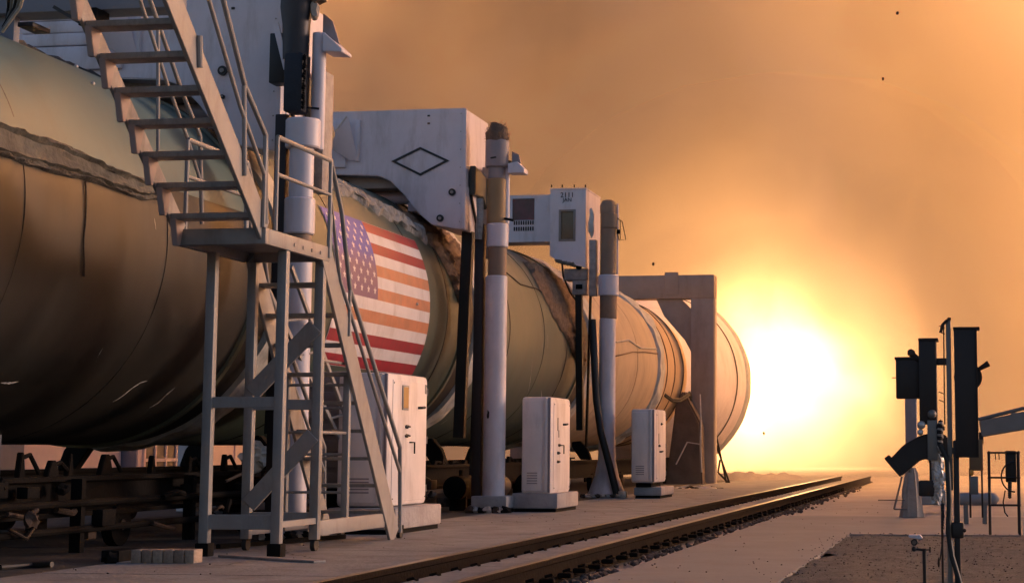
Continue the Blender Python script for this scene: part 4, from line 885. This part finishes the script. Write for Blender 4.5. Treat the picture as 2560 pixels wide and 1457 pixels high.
# ---- camera rig left of it
YR=12.6
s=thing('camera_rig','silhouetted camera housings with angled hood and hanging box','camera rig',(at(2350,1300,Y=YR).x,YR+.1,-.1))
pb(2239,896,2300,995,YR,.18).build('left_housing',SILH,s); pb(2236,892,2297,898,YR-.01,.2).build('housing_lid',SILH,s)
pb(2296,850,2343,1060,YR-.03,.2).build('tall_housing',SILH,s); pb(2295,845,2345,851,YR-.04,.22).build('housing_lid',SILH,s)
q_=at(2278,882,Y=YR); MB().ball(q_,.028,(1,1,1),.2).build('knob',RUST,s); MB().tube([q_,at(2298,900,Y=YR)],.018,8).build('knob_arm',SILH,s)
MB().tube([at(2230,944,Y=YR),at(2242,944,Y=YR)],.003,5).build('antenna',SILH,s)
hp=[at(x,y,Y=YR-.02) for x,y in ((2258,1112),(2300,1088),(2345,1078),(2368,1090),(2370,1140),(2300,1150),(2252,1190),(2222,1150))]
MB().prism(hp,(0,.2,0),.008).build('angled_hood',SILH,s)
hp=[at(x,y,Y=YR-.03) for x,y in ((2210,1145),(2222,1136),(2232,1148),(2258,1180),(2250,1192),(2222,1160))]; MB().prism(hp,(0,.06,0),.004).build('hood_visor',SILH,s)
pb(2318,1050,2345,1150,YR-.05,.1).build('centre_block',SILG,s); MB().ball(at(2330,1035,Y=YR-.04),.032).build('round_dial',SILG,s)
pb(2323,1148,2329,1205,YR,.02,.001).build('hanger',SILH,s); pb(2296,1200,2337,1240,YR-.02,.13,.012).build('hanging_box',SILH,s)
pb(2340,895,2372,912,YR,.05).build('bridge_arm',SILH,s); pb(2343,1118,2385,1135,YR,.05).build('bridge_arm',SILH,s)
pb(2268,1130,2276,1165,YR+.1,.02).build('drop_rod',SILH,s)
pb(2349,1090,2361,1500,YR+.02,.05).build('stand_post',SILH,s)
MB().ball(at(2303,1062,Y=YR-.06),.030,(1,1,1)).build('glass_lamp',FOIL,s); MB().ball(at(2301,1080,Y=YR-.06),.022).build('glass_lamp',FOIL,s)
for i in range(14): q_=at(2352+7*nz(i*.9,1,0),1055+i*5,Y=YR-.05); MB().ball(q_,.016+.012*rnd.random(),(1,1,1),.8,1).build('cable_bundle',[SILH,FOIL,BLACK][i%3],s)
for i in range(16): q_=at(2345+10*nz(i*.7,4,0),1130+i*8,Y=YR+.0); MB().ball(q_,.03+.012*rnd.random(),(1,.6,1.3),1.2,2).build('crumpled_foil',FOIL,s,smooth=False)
# ---- grey panel and tarp further back
YT=26.
s=thing('draped_stand','canvas draped stand with short crossbar beyond the camera rig','stand',(at(2275,1272,Y=YT).x,YT,-.1))
pb(2262,990,2292,1110,YT,.3,.01).build('grey_panel',mat('grey_panel',(.27,.23,.24),.6),s); pb(2270,1105,2276,1180,YT+.1,.05).build('post',SILG,s); 
b=MB(); N=26; prof=[(.05,at(0,1165,Y=YT).z),(.09,at(0,1180,Y=YT).z),(.11,at(0,1215,Y=YT).z),(.14,at(0,1250,Y=YT).z),(.17,-.10)]; xc=at(2278,1200,Y=YT).x
rings=[[b.bm.verts.new((xc+r*(1+.55*nz(k*1.4,z*2,1))*math.cos(2*math.pi*k/N),YT+.2+r*math.sin(2*math.pi*k/N)*(1+.5*nz(k*1.3,z,5)),z)) for k in range(N)] for r,z in prof]
for a,b_ in zip(rings,rings[1:]):
    for k in range(N): b.bm.faces.new((a[k],a[(k+1)%N],b_[(k+1)%N],b_[k]))
b.bm.faces.new(rings[0]); b.build('canvas_cover',TARP,s)
pb(2195,1248,2262,1251,YT,.03,.002).build('crossbar',SILG,s)
MB().tube([at(2255,1190,Y=YT),at(2235,1272,Y=YT)],.015,6).build('guy_leg',SILG,s); MB().tube([at(2235,1272,Y=YT),at(2268,1272,Y=YT)],.012,6).build('guy_leg',SILG,s)
pb(2300,1225,2365,1262,YT+3,.6,.02).build('low_plinth',SAND,s)
# ---- inclined beam on post at the far right
YB2=19.
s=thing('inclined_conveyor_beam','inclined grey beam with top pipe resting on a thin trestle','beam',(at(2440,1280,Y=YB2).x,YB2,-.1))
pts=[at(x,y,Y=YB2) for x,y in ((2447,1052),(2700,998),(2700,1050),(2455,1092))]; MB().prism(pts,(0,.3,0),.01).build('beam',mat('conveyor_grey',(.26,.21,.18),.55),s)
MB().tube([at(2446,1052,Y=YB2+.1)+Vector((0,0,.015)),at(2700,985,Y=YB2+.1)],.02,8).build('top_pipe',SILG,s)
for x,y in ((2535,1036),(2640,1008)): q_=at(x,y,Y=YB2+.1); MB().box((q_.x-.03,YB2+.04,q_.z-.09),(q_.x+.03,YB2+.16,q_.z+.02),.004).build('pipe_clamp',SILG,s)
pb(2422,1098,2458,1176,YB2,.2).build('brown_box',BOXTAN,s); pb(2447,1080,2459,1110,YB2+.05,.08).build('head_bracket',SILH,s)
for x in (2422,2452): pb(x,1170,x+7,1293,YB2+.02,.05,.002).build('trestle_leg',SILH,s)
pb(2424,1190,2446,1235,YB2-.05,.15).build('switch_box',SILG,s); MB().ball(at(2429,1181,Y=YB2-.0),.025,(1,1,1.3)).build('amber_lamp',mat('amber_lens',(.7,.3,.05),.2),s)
# tank
YK=24; z_=at(0,1236,Y=YK).z; s=thing('white_tank','horizontal pale tank lying behind the trestle','tank',(at(2450,1236,Y=YK).x,YK,-.1)); xa=at(2395,1236,Y=YK).x; xb=at(2490,1236,Y=YK).x
MB().tube([(xa,YK,z_),(xb-.05,YK,z_),(xb,YK,z_),(xb+.04,YK,z_)],.085,24,rf=lambda i:[.085,.085,.07,.02][i]).build('tank_shell',mat('tank_grey',(.30,.26,.25),.6),s)
for x in (xa+.1,xb-.15): MB().box((x-.03,YK-.05,-.1),(x+.03,YK+.05,z_-.05)).build('saddle',SILG,s,smooth=False)
# frame table
YF=21.; s=thing('pipe_frame','open pipe frame carrying a dark box and looped hose','frame',(at(2512,1288,Y=YF).x,YF,-.1))
xa,xb=at(2475,1288,Y=YF).x,at(2549,1288,Y=YF).x; zt_=at(0,1130,Y=YF).z; zm_=at(0,1187,Y=YF).z; zl_=at(0,1250,Y=YF).z
for x in (xa,xb):
    for y in (YF,YF+.35):
        MB().tube([(x,y,-.1),(x,y,zt_)],.016,8).build('upright',SILH,s)
    MB().tube([(x,YF,zt_),(x,YF+.35,zt_)],.013,6).build('crossbar',SILH,s)
for z in (zt_,zm_,zl_):
    for y in (YF,): MB().tube([(xa,y,z),(xb,y,z)],.013,6).build('crossbar',SILH,s)
    for x in (xa,xb): MB().ball((x,YF,z),.024,sub=1).build('coupling',SILH,s)
pb(2513,1126,2542,1205,YF+.02,.15,.012).build('instrument_box',SILH,s)
q_=at(2522,1190,Y=YF); L=[]
for i in range(17):
    a_=math.pi*.5+math.pi*1.0*i/16; L.append(Vector((at(2513,0,Y=YF).x+.15*math.cos(a_)*1.0,YF-.02,at(0,1185,Y=YF).z+.17*math.sin(a_))))
MB().tube(L,.009,8).build('hose_loop',BLACK,s)
MB().tube([at(2513,1225,Y=YF-.02),at(2508,1255,Y=YF-.02),at(2512,1280,Y=YF-.02),at(2520,1290,Y=YF-.02)],.008,6).build('hose_end',BLACK,s)
for i in range(8): q_=at(2524+6*nz(i,0,1),1205+i*5,Y=YF); MB().ball(q_,.022,(1,1,1.2),.8,1).build('valve_cluster',[SILH,RUST][i%2],s,smooth=False)
for x0 in (2488,2497): MB().tube([at(x0,1130,Y=YF),at(x0+1,1148,Y=YF)],.006,5).build('hook',SILH,s)
# small field camera near the bottom
YS=11.6; s=thing('field_camera','small white hooded camera on a short dark stake','camera',(at(2312,1456,Y=YS).x,YS,-.1))
hp=[at(x,y,Y=YS-.03) for x,y in ((2271,1337),(2300,1337),(2306,1345),(2300,1347),(2272,1343))]; MB().prism(hp,(0,.12,0),.002).build('sun_hood',WHITE,s)
q_=at(2286,1354,Y=YS); MB().tube([q_+Vector((0,-.03,0)),q_+Vector((0,.07,0))],.021,18).build('camera_body',BLACK,s); MB().tube([q_+Vector((0,-.034,0)),q_+Vector((0,-.03,0))],.013,14).build('lens',GLASS,s)
q_=at(2285,1371,Y=YS); MB().ball(q_,.017).build('swivel',BLACK,s); MB().tube([q_,at(2312,1374,Y=YS)],.008,8).build('arm',BLACK,s)
MB().tube([at(2311,1370,Y=YS),at(2313,1470,Y=YS)],.013,10).build('stake',SILH,s); MB().tube([at(2325,1366,Y=YS),at(2325,1380,Y=YS)],.005,6).build('side_screw',SILH,s); MB().tube([at(2312,1374,Y=YS),at(2326,1373,Y=YS)],.004,6).build('side_bolt',SILH,s)
# conduit bundle at the top left, hung from the near gantry
s=thing('conduit_bundle','bright metal conduits running down at the top left corner','conduit',(at(30,40,Y=14).x,14,3.9))
for i in range(7):
    MB().tube([at(75-i*9+14*nz(i,1,2),-60,Y=13.2+i*.05),at(50-i*5,20+6*nz(i,2,2),Y=13.6+i*.05),at(6+i*3,80-i*6,Y=14+i*.05)],.014+.006*(i%3),8).build('conduit',[FOIL,SILG,DARK][i%3],s)
pb(44,56,82,66,14.3,.3).build('dark_clip',BLACK,s)
s=thing('junction_box','dark box fixed under the near gantry beam at top left','box',(at(218,40,Y=14.6).x,14.6,4.2))
pb(196,20,240,62,14.6,.25,.01).build('box_body',DARK,s); MB().bar(at(135,18,Y=14.6),at(205,60,Y=14.6),.03,.03,side=(0,1,0)).build('slanted_bar',BLACK,s); pb(-60,-60,430,18,14.75,.3,.01).build('mounting_beam',WALLB,s); 
pb(-60,14,-20,1300,14.85,.1).build('beam_post',WALLB,s)

for k,(px,py,y_) in enumerate(((2243,33,40),(2207,197,42),(1633,660,46),(1909,1083,50))):
    p=at(px,py,Y=y_); tag(MB().ball(p,.035,(1,1,1.4),.8,1).build('flying_fragment',SILH,smooth=False),['tiny dark speck high in the smoke near the top edge','tiny dark speck in the orange smoke below the highest one','tiny dark speck in the air above the portal frame','tiny dark speck in front of the glaring fireball'][k],'fragment','fragments in the air')

# ================================================================ SMOKE AND FLAME
def vol(name):
    m=bpy.data.materials.new(name); m.cycles.volume_step_rate=.6 if name=="smoke" else 1.0; m.use_nodes=True; n=m.node_tree.nodes; l=m.node_tree.links; n.clear()
    out=n.new('ShaderNodeOutputMaterial'); pv=n.new('ShaderNodeVolumePrincipled'); l.new(pv.outputs[0],out.inputs['Volume'])
    def op(o_,a,b=None,c=None,clamp=False):
        x=n.new('ShaderNodeMath'); x.operation=o_; x.use_clamp=clamp
        for i,v in enumerate((a,b,c)):
            if v is None: continue
            if isinstance(v,(int,float)): x.inputs[i].default_value=v
            else: l.new(v,x.inputs[i])
        return x.outputs[0]
    g=n.new('ShaderNodeNewGeometry'); sp=n.new('ShaderNodeSeparateXYZ'); l.new(g.outputs['Position'],sp.inputs[0])
    def noise_(sc_,det,rough=.55,dist=0.):
        t=n.new('ShaderNodeTexNoise'); t.inputs['Scale'].default_value=sc_; t.inputs['Detail'].default_value=det; t.inputs['Roughness'].default_value=rough; t.inputs['Distortion'].default_value=dist
        l.new(g.outputs['Position'],t.inputs['Vector']); return t.outputs[0]
    return m,n,l,pv,op,sp,noise_
def smoke_mat():
    m,n,l,pv,op,sp,N=vol('smoke')
    pv.inputs['Color'].default_value=(.92,.83,.74,1); pv.inputs['Anisotropy'].default_value=.05
    a=N(.065,5,.6,.8)
    f=op('SUBTRACT',sp.outputs[1],55.)
    f=op('MULTIPLY_ADD',op('SUBTRACT',a,.5),30.,f)
    f=op('DIVIDE',f,9.,clamp=True)
    d=op('MULTIPLY',op('SUBTRACT',a,.41,clamp=True),3.8)
    d=op('MULTIPLY',op('ADD',d,.06),f)
    ax=op('ADD',sp.outputs[0],8.5); az=op('SUBTRACT',sp.outputs[2],3.6)
    rr=op('SQRT',op('ADD',op('MULTIPLY',ax,ax),op('MULTIPLY',az,az)))
    cl=op('DIVIDE',op('SUBTRACT',op('MULTIPLY_ADD',op('SUBTRACT',a,.5),16.,rr),3.5),6.,clamp=True)   # the jet keeps its own channel clear
    cl=op('MAXIMUM',cl,op('DIVIDE',op('SUBTRACT',sp.outputs[1],98.),6.,clamp=True))
    d=op('MULTIPLY',d,op('MULTIPLY_ADD',cl,.94,.06))
    drift=op('MULTIPLY',op('DIVIDE',op('SUBTRACT',sp.outputs[1],38.),14.,clamp=True),.016)
    low=op('SUBTRACT',1.,op('DIVIDE',sp.outputs[2],3.,clamp=True))
    d=op('ADD',d,op('MULTIPLY',drift,op('ADD',op('SUBTRACT',1.,op('DIVIDE',sp.outputs[2],14.,clamp=True)),op('MULTIPLY',low,5.))))
    l.new(op('MULTIPLY',d,.22),pv.inputs['Density'])
    # sooty grey-brown patches in the part of the cloud beyond the gantries
    a2=N(.055,4,.6,1.2)
    soot=op('MULTIPLY',op('MULTIPLY',op('SUBTRACT',a2,.44,clamp=True),7.,clamp=True),op('DIVIDE',op('SUBTRACT',-6.,sp.outputs[0]),12.,clamp=True))
    soot=op('MULTIPLY',soot,op('DIVIDE',op('SUBTRACT',sp.outputs[2],3.),8.,clamp=True))
    mc=n.new('ShaderNodeMix'); mc.data_type='RGBA'; mc.inputs[6].default_value=(.92,.83,.74,1); mc.inputs[7].default_value=(.42,.36,.35,1); l.new(soot,mc.inputs[0]); l.new(mc.outputs[2],pv.inputs['Color'])
    return m
def plume_mat():
    m,n,l,pv,op,sp,N=vol('flame')
    y=op('SUBTRACT',sp.outputs[1],51.5)
    ax=op('ADD',sp.outputs[0],9.0); az=op('SUBTRACT',sp.outputs[2],op('MULTIPLY_ADD',y,.036,2.4))
    rr=op('SQRT',op('ADD',op('MULTIPLY',ax,ax),op('MULTIPLY',az,az)))
    a=N(.28,5,.6,.5)
    rad=op('MULTIPLY_ADD',y,.085,1.0)
    q=op('DIVIDE',op('MULTIPLY_ADD',op('SUBTRACT',a,.5),6.5,op('MULTIPLY_ADD',op('SUBTRACT',N(.11,2,.5,.8),.5),13.,rr)),rad)
    q=op('MAXIMUM',q,0.)
    f=op('EXPONENT',op('MULTIPLY',op('MULTIPLY',q,q),-.9))
    end=op('SUBTRACT',1.,op('DIVIDE',op('SUBTRACT',y,40.),10.,clamp=True))
    end=op('MULTIPLY',end,op('DIVIDE',y,4.,clamp=True))
    f=op('MULTIPLY',f,end)
    tex=op('MULTIPLY_ADD',op('SUBTRACT',a,.46,clamp=True),9.,.10)
    l.new(op('MULTIPLY',op('MULTIPLY',f,tex),.30),pv.inputs['Emission Strength'])
    mx=n.new('ShaderNodeMix'); mx.data_type='RGBA'; mx.inputs[6].default_value=(1,.42,.12,1); mx.inputs[7].default_value=(1,.66,.30,1); l.new(f,mx.inputs[0]); l.new(mx.outputs[2],pv.inputs['Emission Color'])
    pv.inputs['Color'].default_value=(.9,.8,.7,1); l.new(op('MULTIPLY',f,.02),pv.inputs['Density'])
    return m
sm=MB().box((-75,38,-.9),(58,125,60)).build('smoke_cloud',smoke_mat(),smooth=False,kind='stuff',label='vast orange-lit smoke cloud filling the background',category='smoke')
b=MB(); prof=[(51.6,2.2),(56,5.5),(64,9.5),(76,13.5),(90,16),(101,15),(103,6)]
rings=[[b.bm.verts.new((-9.+r*math.cos(t),y,max(-.3,2.6+(y-52)*.036+r*math.sin(t)))) for t in [i*math.pi/12 for i in range(24)]] for y,r in prof]
for a,b_ in zip(rings,rings[1:]):
    for i in range(24): b.bm.faces.new((a[i],a[(i+1)%24],b_[(i+1)%24],b_[i]))
b.bm.faces.new(rings[0][::-1]); b.bm.faces.new(rings[-1])
tag(b.build('exhaust_flame',plume_mat()),'glaring pale yellow exhaust flame streaming from the booster nozzle','flame')
for o in bpy.data.objects:
    for k in ('_w','Y'):
        if k in o: del o[k]
